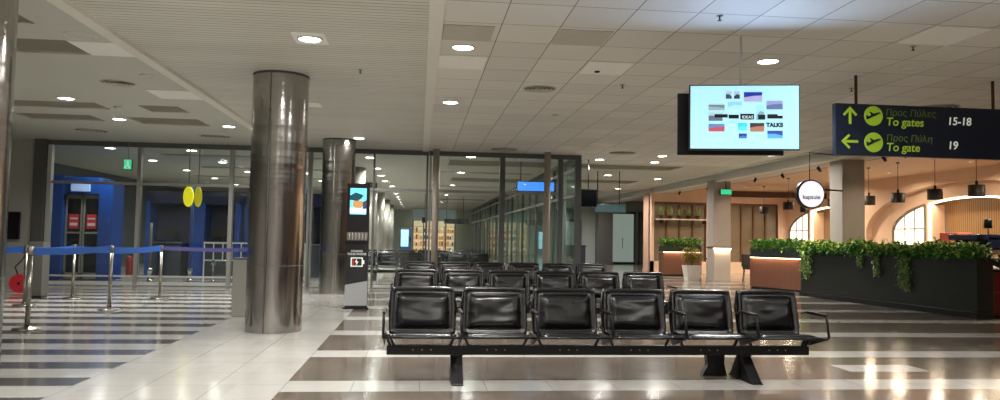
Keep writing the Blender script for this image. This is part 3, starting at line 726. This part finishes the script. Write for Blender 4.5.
for x0, x1, y0, y1 in ((720, 780, 113, 119),):
    ink = mat('ink', '10141c', .5)
    for a_, b_, c_, d_ in ((714, 727, 114, 117.5), (728, 738, 114.5, 118.5), (739.5, 753, 113.5, 119.5), (757, 764, 114.5, 119.5), (766, 776, 114, 118.5), (775, 781, 115.5, 118.5)):
        q0, q1 = U(a_, d_), U(b_, c_); MB().box(q0[0], q1[0], -.0085, -.004, q0[1], q1[1]).build('headline_bar', ink, scr)
    text('headline_lettering', 'IDEAS', .045, mat('ink_white', 'e8f4f8', .5, emit=.8, ecol='e8f4f8'), scr, (U(741, 118.5)[0], -.009, U(741, 118.5)[1]))
text('caption_lettering', 'TALKS', .06, MATS['ink'], scr, (U(765, 127)[0], -.0045, U(765, 127)[1]), bold=.004)
MB().tube([(0, .17, H_-.3), (0, .17, ZC-2.345)], .014, 12).build('hanging_pole', WHITE, tv)
MB().box(-.12, .12, .05, .18, .25, .45).build('mount', BMET, tv)
area('screen_light', (0, -.02, .35), 1.1, 26, (.4, .6, 1), tv, (R(-90), 0, 0), 170, .6)
bk = thing('hanging_screen', 'black back-to-back screen mounted behind the bright one', 'screen', (3.44, 8.03, 2.325), R(-12))
MB().box(-W2, W2, 0, .05, 0, .7, .008).build('casing', BLACK, bk)
MB().box(-W2+.012, W2-.012, .05, .054, .014, .686).build('screen', MATS['dead_screen'], bk)
MB().box(-.1, .1, -.12, 0, .25, .45).build('mount', BMET, bk)

sg = thing('gate_sign', 'long dark hanging gate sign with lime arrows and aeroplane symbols', 'sign', (5.46, 9.35, 2.535))
SL = 2.75
MB().box(0, SL, 0, .09, 0, .69, .008).build('sign_body', SIGNB, sg)
for x in (.33, 2.32): MB().tube([(x, .07, .69), (x, .07, ZC-2.535)], .02, 10).build('hanging_rod', BROWN, sg)
def V(px, py):   # photo position to a position on the sign face
    dx = (px-833)/167*2.39; return dx, .69*(1-(py-103-(px-833)*.03)/52.5)
def arrow(cx, cz, ang):
    s = .10; mb = MB(); c, q = math.cos(ang), math.sin(ang)
    def rp(pts): return [(cx+x*c-z*q, cz+x*q+z*c) for x, z in pts]
    mb.prism(rp([(-.017, -.11), (.017, -.11), (.017, .09), (-.017, .09)]), -.006, 0)
    mb.prism(rp([(0, .125), (.1, .02), (.078, -.002), (0, .078)]), -.006, 0); mb.prism(rp([(0, .125), (0, .078), (-.078, -.002), (-.1, .02)]), -.006, 0)
    return mb
ax, az = V(847, 116); arrow(ax, az, 0).build('arrow', LIME, sg)
ax, az = V(847, 142); arrow(ax, az, PI/2).build('arrow', LIME, sg)
for py in (116, 143):
    cx, cz = V(870, py)
    d = MB().lathe([(.132, -.006), (.132, 0)], (cx, 0, cz), 36, 'y').build('symbol_disc', LIME, sg)
    P_ = [(-.10, -.045), (-.085, -.05), (.02, .0), (.075, .025), (.1, .04), (.09, .052), (.05, .045), (.0, .03), (-.04, .055), (-.055, .05), (-.035, .012), (-.07, -.008), (-.095, .01), (-.105, .005)]
    MB().prism([(cx+x, cz+z) for x, z in P_], -.009, -.006).build('aeroplane', SIGNB, d)
DIM = mat('sign_lime_dim', '5f7238', .5, emit=.08, ecol='7d9440')
for s_, px, py, sz, m_ in (('Προς Πύλες', 882, 115.5, .125, DIM), ('To gates', 882.5, 125.5, .155, LIME), ('Προς Πύλη', 882.5, 141.5, .125, DIM), ('To gate', 882.5, 151.5, .155, LIME), ('15-18', 944, 124.5, .15, SIGNW), ('19', 944, 149.5, .15, SIGNW)):
    x, z = V(px, py); text('lettering', s_, sz, m_, sg, (x, -.001, z), bold=.002 if m_ is not DIM else 0, shear=.12 if m_ is not SIGNW else .1)

# small far screens and signs
def monitor(loc, wd, ht, label, rod=True, m=BLACK, nm='hanging_monitor', cat='monitor', face=None):
    t = thing(nm, label, cat, loc)
    MB().box(-wd/2, wd/2, 0, .08, 0, ht, .008).build('casing', m, t)
    MB().box(-wd/2+.02, wd/2-.02, -.004, 0, .02, ht-.02).build('screen', face or MATS['dead_screen'], t)
    if rod:
        for x in ((0,) if wd < .8 else (-wd*.4, wd*.3)): MB().tube([(x, .04, ht), (x, .04, ZC-loc[2])], .015, 8).build('hanging_rod', BMET, t)
    return t
monitor((4.72, 20.7, 2.28), .5, .50, 'black square monitor hanging beside the dark corner post')
monitor((6.2, 24, 2.26), 1.05, .28, 'teal and black sign board hanging past the corner post', nm='hanging_sign', cat='sign', m=mat('teal_board', '2c4a50', .4), face=mat('teal_face', '3f666c', .4))
monitor((3.38, 21.75, 2.74), 1.12, .30, 'bright blue lit sign seen through the glass partition', nm='blue_sign', cat='sign', face=mat('blue_glow', '3c7ce0', .4, emit=1.3, ecol='3f86f0'))
monitor((.28, 40, 2.1), .3, .3, 'small black monitor hanging in the corridor beside the pale pole')
monitor((2.0, 41, 2.1), 1.3, .28, 'wide black sign board hanging in the far corridor', nm='hanging_sign', cat='sign')

# ------------------------------------------------------------------ far shop
t = thing('shop_front', 'brightly lit shop at the far end of the corridor', 'shop', (1.2, 61, 0))
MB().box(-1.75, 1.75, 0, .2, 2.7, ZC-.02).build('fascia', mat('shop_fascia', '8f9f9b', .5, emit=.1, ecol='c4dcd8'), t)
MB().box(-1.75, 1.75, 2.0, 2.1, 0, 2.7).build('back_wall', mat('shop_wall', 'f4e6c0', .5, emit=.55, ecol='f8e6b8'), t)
for x in (-1.75, -.9, .0, .9, 1.65): MB().box(x, x+.1, 0, .12, 0, 2.7).build('frame_post', DKF, t)
random.seed(4)
for k in range(4):
    u = MB(); x = -1.72+k*.87
    for z in (.05, .6, 1.15, 1.7, 2.2): u.box(x, x+.85, 1.5, 1.9, z, z+.04)
    u.box(x, x+.03, 1.5, 1.9, 0, 2.25).box(x+.82, x+.85, 1.5, 1.9, 0, 2.25)
    su = u.build('shelf_unit', WHITE, t)
    for z in (.1, .65, 1.2, 1.75):
        for q in range(4):
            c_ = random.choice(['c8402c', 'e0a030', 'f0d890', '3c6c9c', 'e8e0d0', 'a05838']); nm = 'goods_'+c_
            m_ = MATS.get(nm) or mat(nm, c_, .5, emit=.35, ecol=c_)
            MB().box(x+.05+q*.19, x+.2+q*.19, 1.52, 1.8, z, z+random.uniform(.2, .4), .01).build('goods', m_, su)
t = thing('vending_machine', 'pale blue lit vending machine near the far shop', 'vending machine', (-1.0, 58, 0))
MB().box(-.45, .45, 0, .8, 0, 2.0, .02).build('cabinet', mat('vending_body', '2e4a6a', .4), t)
MB().box(-.38, .2, -.01, 0, .6, 1.9).build('lit_front', mat('vending_glow', '9fd0e0', .4, emit=1.0, ecol='a8dcec'), t)
MB().box(.25, .4, -.01, 0, 1.0, 1.4).build('keypad', BLACK, t)

# ------------------------------------------------------------------ far end past the corner post
def door_unit(x, wd, label, mm, z1=2.5):
    t = thing('glass_door', label, 'door', (x, 42.3, 0))
    f = MB(); f.box(0, .08, -.05, .1, 0, z1); f.box(wd-.08, wd, -.05, .1, 0, z1); f.box(0, wd, -.05, .1, z1-.12, z1); f.box(0, wd, -.05, .1, 0, .12)
    f.build('frame', DKF, t); MB().box(.08, wd-.08, .0, .03, .12, z1-.12).build('pane', mm, t)
    MB().tube([(wd*.5, -.09, .9), (wd*.5, -.09, 1.5)], .02, 8).build('pull_handle', SATIN, t)
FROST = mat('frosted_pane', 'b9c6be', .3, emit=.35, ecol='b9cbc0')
door_unit(8.05, 1.2, 'frosted glass door between corner post and grey column', FROST)
door_unit(10.9, 1.5, 'wide frosted glass door past the grey column', FROST, 3.0)
door_unit(12.6, .9, 'narrow dark framed glass door beside the salmon column', mat('dark_pane', '6c7a74', .2), 3.0)
t = thing('square_column', 'dark grey square column before the frosted doors', 'column', (10.2, 40.4, 0))
MB().box(-.4, .4, 0, .8, 0, 3.4, .01).build('shaft', mat('dark_column', '57544f', .5), t)
MB().box(-.42, .42, -.02, .82, 0, .12).build('plinth', DKF, t)
t = thing('low_counter', 'dark low counter before the frosted door', 'counter', (8.4, 40.5, 0))
MB().box(-.7, .7, 0, .5, 0, 1.0, .01).build('body', mat('slate_counter', '2e333a', .5), t); MB().box(-.75, .75, -.05, .55, 1.0, 1.05, .01).build('top', BLACK, t)

# ------------------------------------------------------------------ cafe shell
def arch_pts(cy_, hw, z0, hh, n=40, z_base=0):
    return [(cy_+hw*math.cos(PI*k/n), z0+hh*math.sin(PI*k/n)) for k in range(n+1)]
def arch_wall(x0, x1, ya, yb, cy_, hw, z0, hh):
    """solid wall slab from ya to yb with an arched opening"""
    mb = MB(); n = 40; A = arch_pts(cy_, hw, z0, hh, n)
    if cy_+hw < yb: mb.box(x0, x1, cy_+hw, yb, 0, ZC)
    if ya < cy_-hw: mb.box(x0, x1, ya, cy_-hw, 0, ZC)
    for k in range(n):
        (a, za), (b, zb) = A[k], A[k+1]
        mb.add([(x0, a, za), (x0, b, zb), (x0, b, ZC), (x0, a, ZC), (x1, a, za), (x1, b, zb), (x1, b, ZC), (x1, a, ZC)], [(0, 1, 2, 3), (7, 6, 5, 4), (0, 4, 5, 1), (2, 6, 7, 3)])
    return mb
struct('wall_cafe', arch_wall(16.0, 16.35, 16.9, 24.1, 20.5, 3.5, 1.77, 1.08), PEACH)
struct('wall_cafe', arch_wall(16.0, 16.35, 24.1, 31.3, 27.7, 3.5, 1.77, 1.08), PEACH)
struct('wall_cafe', MB().box(16.0, 16.35, 8, 16.9, 0, ZC), PEACH)
struct('wall_cafe', MB().box(15.995, 16.36, 24.1, 25.7, 0, ZC), PEACH)
struct('wall_cafe', arch_wall(15.75, 15.99, 15.0, 26.0, 20.5, 4.55, 1.77, 1.5), PEACH)
for cy_ in (20.5, 27.7):
    struct('wall_niche', MB().box(16.75, 16.85, cy_-3.5, cy_+3.5, 0, 3.2), OAK)
    n_ = 'near' if cy_ < 21 else 'far'
    # arched window at the deeper end of each niche
    t = thing('arched_window', 'backlit quarter-arch window %s' % ('over the hedge beside the slatted wood niche' if n_ == 'near' else 'beside the round cafe sign'), 'window', (16.04, cy_, 0))
    seg = [(1.85, 0)]+[(3.45*math.cos(a), 1.77+1.05*math.sin(a)) for a in [R(90-k*4.4) for k in range(0, 21)] if 3.45*math.cos(a) >= 1.85]
    top0 = 1.77+1.05*math.sqrt(1-(1.85/3.45)**2)
    poly = [(1.85, 0), (1.85, top0)]+[p for p in seg[1:]]+[(3.45, 0)]
    MB().prism(poly, .02, .05, 'x').build('lit_pane', WINGLOW, t)
    fr = MB(); pa = [(0, y, z) for y, z in poly]
    fr.tube([(0, 1.85, 0), (0, 1.85, top0)], .045, 6); fr.tube([(0, y, z) for y, z in [(1.85, top0)]+seg[1:]+[(3.45, 0)]], .04, 6)
    for z in (1.35, 1.9): fr.tube([(0, 1.85, z), (0, 3.45*math.sqrt(max(0, 1-((z-1.77)/1.05)**2)) if z > 1.77 else 3.45, z)], .018, 6)
    for y in (2.35, 2.85): fr.tube([(0, y, 0), (0, y, 1.77+1.05*math.sqrt(1-(y/3.45)**2))], .018, 6)
    fr.build('frame', mat('window_frame', '7c7468', .5) if 'window_frame' not in MATS else MATS['window_frame'], t)
    MB().box(.0, .6, 1.74, 1.80, 0, 2.65).build('side_jamb', PEACH, t)
    # light strip along the niche arch
    ls = thing('arch_light_strip', 'glowing strip along the %s' % ('slatted wood niche arch' if n_ == 'near' else 'arch partly behind the round sign'), 'light strip', (16.12, cy_, 0))
    pts = [(0, 3.44*math.cos(R(a)), 1.77+1.04*math.sin(R(a))) for a in range(59, 181 if n_ == 'near' else 120, 4)]
    MB().tube([(0, 1.70, 0.9), (0, 1.70, 2.62)]+pts, .03, 6).build('strip', LEDW, ls)
    area('niche_lamp', (.1, 0, 2.7), .2, 62, (1, .8, .55), ls, (0, R(20), 0), 170, 5.0)
# back wall of the cafe with windows
struct('wall_cafe_back', MB().box(9.9, 17, 31.3, 31.5, 3.05, ZC).box(9.9, 10.02, 31.3, 31.5, 0, 3.05).box(12.35, 13.4, 31.3, 31.5, 0, 3.05).box(15.6, 17, 31.3, 31.5, 0, 3.05).box(9.9, 17, 31.3, 31.5, 0, .5), PEACH)
DW = mat('window_reflect_mottle', '7a6c58', .25, noise_amt=.5, noise_scale=1.2)  # lightened, mottled colour stands in for pale reflections in the panes
def cafe_window(x0, x1, n, label):
    t = thing('cafe_window', label, 'window', (x0, 31.4, 0))
    w_ = x1-x0
    MB().box(0, w_, .02, .04, .5, 3.0).build('pane', DW, t)
    for k in range(n+1): MB().box(w_*k/n-.035, w_*k/n+.035, -.06, .03, .5, 3.0).build('mullion', mat('window_brown', '6a4630', .5) if 'window_brown' not in MATS else MATS['window_brown'], t)
    MB().box(0, w_, -.05, .03, 2.95, 3.05).build('header', MATS['window_brown'], t)
cafe_window(10.02, 12.35, 4, 'brown framed window wall above the box planter with the plant shelf')
cafe_window(13.4, 15.6, 4, 'brown framed window wall behind the copper planter')
t = thing('wall_shelf', 'long thin shelf carrying dark pots in front of the window', 'shelf', (10.05, 30.9, 2.27))
MB().box(0, 2.3, 0, .3, 0, .04, .005).build('board', POTW, t)
for x in (.2, 2.1): MB().box(x, x+.03, .0, .4, -.15, 0).build('bracket', BMET, t)
for k in range(5):
    p = thing('potted_succulent', 'small dark pot with upright leaves on the window shelf', 'potted plant', (10.25+k*.40, 31.05, 2.31), group='dark pots on the window shelf')
    MB().lathe([(.08, 0), (.11, .13), (.12, .15)], n=14).build('pot', BROWN, p)
    random.seed(k); l = MB()
    for q in range(14):
        a = random.uniform(0, 2*PI); r_ = random.uniform(.01, .09); h = random.uniform(.15, .45)
        l.tube([(r_*math.cos(a), r_*math.sin(a), .14), (r_*1.3*math.cos(a), r_*1.3*math.sin(a), .14+h*.6), (r_*1.8*math.cos(a), r_*1.8*math.sin(a), .14+h)], [.014, .012, .002], 4)
    l.build('leaves', LEAF3, p)
t = thing('ceiling_beam', 'dark brown timber beam under the cafe ceiling', 'beam', (12.0, 28, 0))
MB().box(-.9, 3.9, -.1, .1, 3.12, 3.35, .01).build('timber', BROWN, t)
for x in (-.5, 3.4): MB().box(x-.02, x+.02, -.02, .02, 3.35, ZC).build('hanger', BMET, t)

# cafe columns
def sq_column(x, y, wd, label, m=COLM, z1=3.45, band=False):
    t = thing('square_column', label, 'column', (x, y, 0))
    MB().box(-wd/2, wd/2, -wd/2, wd/2, 0, z1, .02).build('shaft', m, t)
    MB().box(-wd/2-.02, wd/2+.02, -wd/2-.02, wd/2+.02, 0, .1).build('plinth', m, t)
    if band:
        MB().box(-wd/2-.03, wd/2+.03, -wd/2-.03, wd/2+.03, 1.16, 1.2).build('shelf_band', SATIN, t)
        s = MB().box(-wd/2-.02, wd/2+.02, -wd/2-.025, -wd/2-.005, 1.12, 1.15).build('light_strip', LEDW, t)
        area('band_lamp', (0, -wd/2-.05, 1.13), .6, 5, (1, .8, .55), t, (0, 0, 0), 150, .05)
    return t
sq_column(10.2, 24.75, .60, 'slim cafe column with a glowing band, behind the white pot', band=True)
sq_column(10.3, 32.2, .75, 'salmon coloured column beside the frosted doors', mat('salmon_column', 'c79d84', .6), 3.45)
c_ = sq_column(10.50, 17.5, .58, 'big grey-beige column rising behind the long hedge planter')
# light washing the columns from warm spots on the soffit
def track_spot(x, y, tx, ty, label, power=45, col=(1, .8, .62), z=3.42, ang=70):
    t = thing('track_spotlight', label, 'spotlight', (x, y, z), group='black spotlights under the cafe soffit')
    d = Vector((tx-x, ty-y, 1.4-z)).normalized()
    MB().tube([(0, 0, 0), (0, 0, -.06)], .012, 8).build('stem', BMET, t)
    c = Vector((0, 0, -.09)); MB().tube([c-d*.06, c+d*.08], .04, 14).build('head', BMET, t)
    MB().tube([c+d*.079, c+d*.083], .032, 14).build('lens', LED, t)
    q = d.to_track_quat('-Z', 'Y').to_euler(); spot('lamp', c+d*.1, power, col, ang, .7, t, q)
for (x, y, tx, ty) in ((10.5, 15.2, 10.7, 17.2), (10.5, 16.0, 12.5, 17), (10.5, 18.8, 13, 20), (10.5, 22.6, 10.4, 24.6), (10.5, 26.5, 10.6, 28.2), (10.5, 29.5, 10.3, 31.8), (10.6, 21, 13, 23)):
    track_spot(x, y, tx, ty, 'small black spotlight under the cafe soffit', 60)

# pendants
def pendant(x, y, label, zb=2.52, group=None):
    t = thing('pendant_lamp', label, 'pendant lamp', (x, y, ZC), group=group)
    zz = zb-ZC
    MB().lathe([(.05, -.03), (.05, 0)], n=16).build('ceiling_rose', BMET, t)
    MB().tube([(0, 0, 0), (0, 0, zz+.3)], .007, 6).build('cord', BMET, t)
    MB().lathe([(.03, zz+.36), (.03, zz+.27)], n=12).build('lamp_holder', BMET, t)
    MB().lathe([(.175, zz), (.175, zz+.26), (.165, zz+.265), (.02, zz+.27), (.02, zz+.25), (.16, zz+.245), (.165, zz)], n=32, cap=False).build('drum_shade', mat('drum', '17100c', .5) if 'drum' not in MATS else MATS['drum'], t)
    MB().lathe([(.155, zz+.02), (.001, zz+.02)], n=28, cap=False).build('diffuser', LED, t)
    area('lamp', (0, 0, zz-.01), .3, CAFE_W, (1, .82, .62), t, (0, 0, 0), 170)
for x, y, lb in ((12.85, 16.1, 'black drum pendant nearest the edge of the picture, over the bar'), (12.95, 17.65, 'black drum pendant hanging before the crown of the wood niche arch'),
                 (13.0, 19.2, 'black drum pendant hanging over the backlit quarter-arch window'), (13.1, 20.7, 'black drum pendant right beside the big grey-beige column'),
                 (12.73, 24.8, 'small black drum pendant left of the round cafe sign'), (13.7, 28.7, 'small black drum pendant before the brown timber beam'), (14.3, 26.6, 'small black drum pendant half behind the round cafe sign'),
                 (12.95, 22.3, 'black drum pendant hidden behind the big grey-beige column')):
    pendant(x, y, lb.replace('left of', 'next to'))
# extra warm downlights in the cafe ceiling
for x, y in ((14.6, 15), (14.6, 18.5), (14.6, 22), (14.6, 25.5), (13.2, 29.3), (11.8, 28.6), (12.2, 14), (12, 21)):
    downlight((x, y, ZC), 'small warm downlight in the cafe ceiling', 'warm cafe ceiling downlights', m=LED, r=.06, power=CAFE_W*1.5, col=(1, .82, .62))
# round sign
t = thing('round_sign', 'glowing round white cafe sign with teal lettering on the big column', 'sign', (9.23, 16.95, 2.53))
MB().lathe([(.33, -.08), (.345, -.07), (.345, .07), (.33, .08)], n=48, axis='y').build('black_drum', BLACK, t)
f_ = MB().lathe([(.31, -.088), (.31, -.08)], n=48, axis='y').build('sign_face', mat('sign_face', 'f6eef4', .4, emit=1.0, ecol='f4f0fa'), t)
text('lettering', 'kapsule', .15, mat('teal_ink', '2a7f8c', .5), t, (0, -.09, -.12), align='CENTER', bold=.003)
MB().tube([(.3, 0, .12), (1.05, .3, .12)], .02, 8).build('bracket_arm', BMET, t)
MB().tube([(0, 0, .34), (0, 0, 1.0), (.95, 0, .93)], .012, 8).build('hanging_rod', BMET, t)
t = thing('emergency_exit_sign', 'small green lit exit sign on top of the slim cafe column', 'exit sign', (10.28, 24.36, 2.95))
MB().box(-.2, .2, -.04, .04, 0, .2, .006).build('housing', WALLD, t); MB().box(-.185, .185, -.044, -.04, .015, .185).build('sign_face', GREENE, t)
MB().tube([(0, 0, .2), (0, 0, .5)], .012, 8).build('hanging_rod', BMET, t)

# ------------------------------------------------------------------ planters and hedge
def leaf_cluster(n, fpos, size, seed, droop=.5):
    random.seed(seed); mb = MB()
    for _ in range(n):
        p = Vector(fpos()); a = random.uniform(0, 2*PI); el = random.uniform(-.3, 1.2); s = size*random.uniform(.6, 1.3)
        d = Vector((math.cos(a)*math.cos(el), math.sin(a)*math.cos(el), math.sin(el))); sd = d.cross(Vector((0, 0, 1))).normalized()*s*.22
        tip = p+d*s+Vector((0, 0, -droop*s*.5)); mid = p+d*s*.55
        u_ = Vector((0, 0, .12*s))
        mb.add([p, mid-sd+u_, tip, mid+sd+u_, mid], [(0, 4, 1), (1, 4, 2), (0, 3, 4), (4, 3, 2)], True)
    return mb
# long dark planter along the cafe, slightly turned
PA, PB = Vector((10.40, 13.05)), Vector((9.88, 18.6))
pd = (PB-PA).normalized(); ang_p = math.atan2(pd.y, pd.x); Lp = (PB-PA).length
t = thing('long_planter', 'long dark clapboard planter overflowing with a green hedge and hanging vines', 'planter', (PA.x, PA.y, 0), ang_p)
# local x runs along the planter away from us, local y<0 is the cafe side
MB().box(0, Lp, -.36, 0, .12, 1.12, .008).build('box', DGREEN, t)
MB().box(-.01, Lp+.03, -.36, .03, 0, .12, .006).build('plinth', BLACK, t)
MB().box(.02, Lp-.02, -.32, -.05, 1.08, 1.13).build('soil', SOIL, t)
def hp():
    x = random.uniform(.05, Lp-.05); y = random.uniform(-.42, .06); h = .34*(1-((y+.18)/.26)**2*.6)*(.75+.5*noise.noise(Vector((x*1.3, 2, 0))))
    return (x, y, 1.1+random.uniform(0, 1)*max(.05, h))
o = leaf_cluster(5200, hp, .13, 1).build('foliage', LEAF, t); o['kind'] = 'stuff'
o = leaf_cluster(1500, lambda: (lambda p: (p[0], p[1], p[2]+.05))(hp()), .15, 2).build('light_foliage', LEAF2, t); o['kind'] = 'stuff'
def vine(x, length, wd, seed):
    random.seed(seed); return leaf_cluster(int(190*length/.5), lambda: (x+random.gauss(0, wd*.5), random.uniform(.01, .09), 1.15-random.random()**.8*length), .07, seed, 1.2)
for k, (px_, ln, wd) in enumerate(((1.75, .74, .10), (1.9, .66, .1), (2.65, .5, .06), (3.2, .3, .08), (5.15, .55, .10), (5.3, .7, .1), (5.42, .5, .07))):
    vine(1.55*px_/1.55, ln, wd, 30+k).build('hanging_vine', LEAF3, t)
# copper planter with glowing rim
def box_planter(x0, x1, y0, y1, label, seed, z1=.96, rz=0):
    t = thing('box_planter', label, 'planter', (x0, y0, 0), rz); W_, D_ = x1-x0, y1-y0
    MB().box(0, W_, 0, D_, .06, z1-.06, .008).build('box', COPPER, t)
    MB().box(.03, W_-.03, .03, D_-.03, 0, .06).build('plinth', BLACK, t)
    MB().box(.0, W_, .02, D_, z1, z1+.22, .008).build('trough', mat('trough', '1c2420', .4) if 'trough' not in MATS else MATS['trough'], t)
    MB().box(.02, W_-.02, -.012, 0, z1-.05, z1-.03).build('light_strip', LED, t)
    MB().box(-.03, W_+.03, -.06, D_+.02, z1-.02, z1, .004).build('ledge', BLACK, t)
    area('rim_lamp', (W_/2, -.04, z1-.04), W_*.9, 7, (1, .66, .36), t, (0, 0, 0), 160, .03)
    f = lambda: (random.uniform(0, W_), random.uniform(-.02, D_), z1+.18+random.random()*.28)
    a = leaf_cluster(int(900*W_), f, .12, seed).build('foliage', LEAF, t); a['kind'] = 'stuff'
    a = leaf_cluster(int(380*W_), f, .12, seed+1).build('light_foliage', LEAF2, t); a['kind'] = 'stuff'
box_planter(9.80, 11.62, 21.45, 22.0, 'copper fronted box planter with glowing rim at the end of the long planter', 50, .96, math.atan2(-1.65, .72))
box_planter(9.47, 11.05, 28.5, 29.0, 'copper fronted box planter with glowing rim behind the white pot', 60, .97)
t = thing('potted_plant', 'yellowish bushy plant in a white tapered square pot', 'potted plant', (9.62, 25.75, 0))
MB().add([(-.2, -.2, 0), (.2, -.2, 0), (.2, .2, 0), (-.2, .2, 0), (-.27, -.27, .52), (.27, -.27, .52), (.27, .27, .52), (-.27, .27, .52)], [(3, 2, 1, 0), (0, 1, 5, 4), (1, 2, 6, 5), (2, 3, 7, 6), (3, 0, 4, 7), (4, 5, 6, 7)]).build('pot', POTW, t)
def bp_():
    while True:
        p = Vector((random.uniform(-1, 1), random.uniform(-1, 1), random.uniform(-1, 1)))
        if p.length < 1: return (p.x*.36, p.y*.36, .82+p.z*.32)
leaf_cluster(650, bp_, .12, 9).build('foliage', LEAF4, t)
st_ = MB()
random.seed(3)
for q in range(7): a = q*.9; st_.tube([(0, 0, .5), (.1*math.cos(a), .1*math.sin(a), .75), (.25*math.cos(a), .25*math.sin(a), 1.0)], [.012, .009, .004], 5)
st_.build('stems', BROWN, t)
# cafe tables and seats seen between column and planters
def cafe_table(x, y, label):
    t = thing('cafe_table', label, 'table', (x, y, 0))
    MB().box(-.35, .35, -.35, .35, .72, .75, .008).build('table_top', BLACK, t); MB().tube([(0, 0, .03), (0, 0, .72)], .03, 10).build('leg', BMET, t)
    MB().lathe([(.22, 0), (.22, .02), (.04, .04)], n=20).build('foot', BMET, t)
cafe_table(10.9, 27.1, 'small black cafe table behind the white pot')
cafe_table(12.9, 24.3, 'small black cafe table inside the cafe past the slim column')
def cafe_chair(x, y, rz, label):
    t = thing('cafe_chair', label, 'chair', (x, y, 0), rz)
    MB().box(-.24, .24, -.24, .24, .42, .5, .03).build('seat', MATS['drum'], t)
    b = MB().box(-.25, .25, .2, .28, .5, .95, .03).build('backrest', MATS['drum'], t)
    for sx in (-1, 1):
        for sy in (-1, 1): MB().tube([(sx*.2, sy*.2, .43), (sx*.23, sy*.23, 0)], .015, 6).build('leg', BMET, t)
cafe_chair(11.6, 25.2, .2, 'dark padded cafe chair right behind the slim column')
cafe_chair(12.0, 26.0, -2.6, 'dark padded cafe chair farther inside behind the slim column')

# ------------------------------------------------------------------ bar at the edge
t = thing('bar_counter', 'red and black bar counter behind the end of the long planter', 'counter', (10.92, 13.45, 0))
MB().box(0, 2.6, 0, .7, .05, .86, .01).build('body', mat('red_cabinet', '7a1f1c', .35), t)
MB().box(-.05, 2.65, -.06, .8, .86, .92, .008).build('worktop', BLACK, t)
MB().box(.02, 2.6, -.015, 0, .46, .49).build('panel_joint', mat('red_light', '9c3a30', .4), t)
MB().box(0.02, 2.58, .03, .67, 0, .05).build('plinth', BLACK, t)
t = thing('white_bowl', 'shallow white dish upturned on the bar counter', 'bowl', (11.15, 13.72, .92))
MB().lathe([(.2, 0), (.19, .02), (.1, .07), (.04, .09), (.03, .12), (.012, .13)], n=28).build('dish', WHITE, t)
t = thing('back_counter', 'long dark back counter behind the hedge', 'counter', (11.8, 14.5, 0))
MB().box(0, .8, 0, 3.2, 0, 1.08, .01).build('body', mat('navy_cabinet', '151a24', .4), t); MB().box(-.04, .84, -.04, 3.24, 1.08, 1.12, .006).build('worktop', SATIN, t)
t = thing('espresso_machine', 'dark blue and chrome espresso machine behind the hedge', 'coffee machine', (12.15, 15.3, 1.12))
MB().box(-.3, .3, -.45, .45, .06, .18, .02).build('drip_base', CHROME, t); MB().box(-.05, .3, -.45, .45, .18, .46, .03).build('body', mat('machine_blue', '1c2a44', .25), t)
MB().box(-.3, .3, -.45, .45, .36, .5, .03).build('top_housing', MATS['machine_blue'], t)
for q in (-.25, .05, .32): MB().lathe([(.045, .27), (.045, .36)], (-.17, q, 0), 14).build('group_head', CHROME, t)
for sx in (-.25, .25):
    for sy in (-.4, .4): MB().lathe([(.025, 0), (.025, .06)], (sx, sy, 0), 10).build('foot', BMET, t)
t = thing('bar_lamp', 'black lantern lamp on a slim stem at the bar', 'lamp', (11.95, 14.66, 1.12))
MB().tube([(0, 0, 0), (0, 0, .66)], .012, 8).build('stem', BMET, t); MB().lathe([(.09, 0), (.09, .015), (.02, .03)], n=20).build('base', BMET, t); MB().lathe([(.08, .62), (.08, .8), (.03, .83)], n=20).build('shade', BLACK, t)
t = thing('red_box', 'red carton standing on a white tray at the back bar', 'box', (13.0, 17.0, 1.42))
MB().box(-.2, .2, -.3, .3, 0, .26, .01).build('carton', mat('red_carton', 'b8483c', .5), t)
t = thing('white_tray', 'white stacked tray under the red carton', 'tray', (13.0, 17.0, 1.12))
MB().box(-.3, .3, -.45, .45, 0, .3, .02).build('tray', WHITE, t)
t = thing('bar_stand', 'dark low stand carrying the white tray', 'counter', (13.1, 17.0, 0)); MB().box(-.4, .4, -.6, 1.6, 0, 1.12, .01).build('body', MATS['navy_cabinet'], t); MB().box(-.42, .42, -.62, 1.62, 1.08, 1.12, .005).build('top', BLACK, t)
t = thing('globe_lamp', 'cream round globe lamp beside the red carton', 'lamp', (13.0, 18.0, 1.12))
MB().lathe([(.05, 0), (.05, .06)], n=14).build('base', BMET, t)
MB().lathe([(.15*math.sin(PI*k/12)+.001, .2-.15*math.cos(PI*k/12)) for k in range(13)], n=24).build('globe', mat('globe', 'f0d8a8', .4, emit=.8, ecol='f4d8a0'), t)
random.seed(12)
for k in range(7):
    c = random.choice(['20304a', '7a2a1c', '2a4a34', 'c8c0b0', '5a3a20']); nm = 'bottle_'+c; m_ = MATS.get(nm) or mat(nm, c, .15)
    b = MB().lathe([(.035, 0), (.037, .02), (.037, .17), (.014, .23), (.014, .29)], n=14)
    o = thing('bottle', 'small dark bottle standing behind the hedge at the bar', 'bottle', (12.0+random.uniform(-.1, .3), 15.8+k*.17, 1.12), group='bottles on the back counter')
    b.build('glass', m_, o); MB().lathe([(.016, .28), (.016, .3)], n=12).build('cap', BMET, o)
t = thing('glass_jar', 'pinkish jar standing on the red bar counter', 'jar', (11.55, 13.65, .92))
MB().lathe([(.06, 0), (.065, .02), (.065, .17), (.05, .2)], n=18).build('jar', mat('pink_jar', 'c08070', .3), t); MB().lathe([(.052, .2), (.052, .23)], n=18).build('lid', BMET, t)
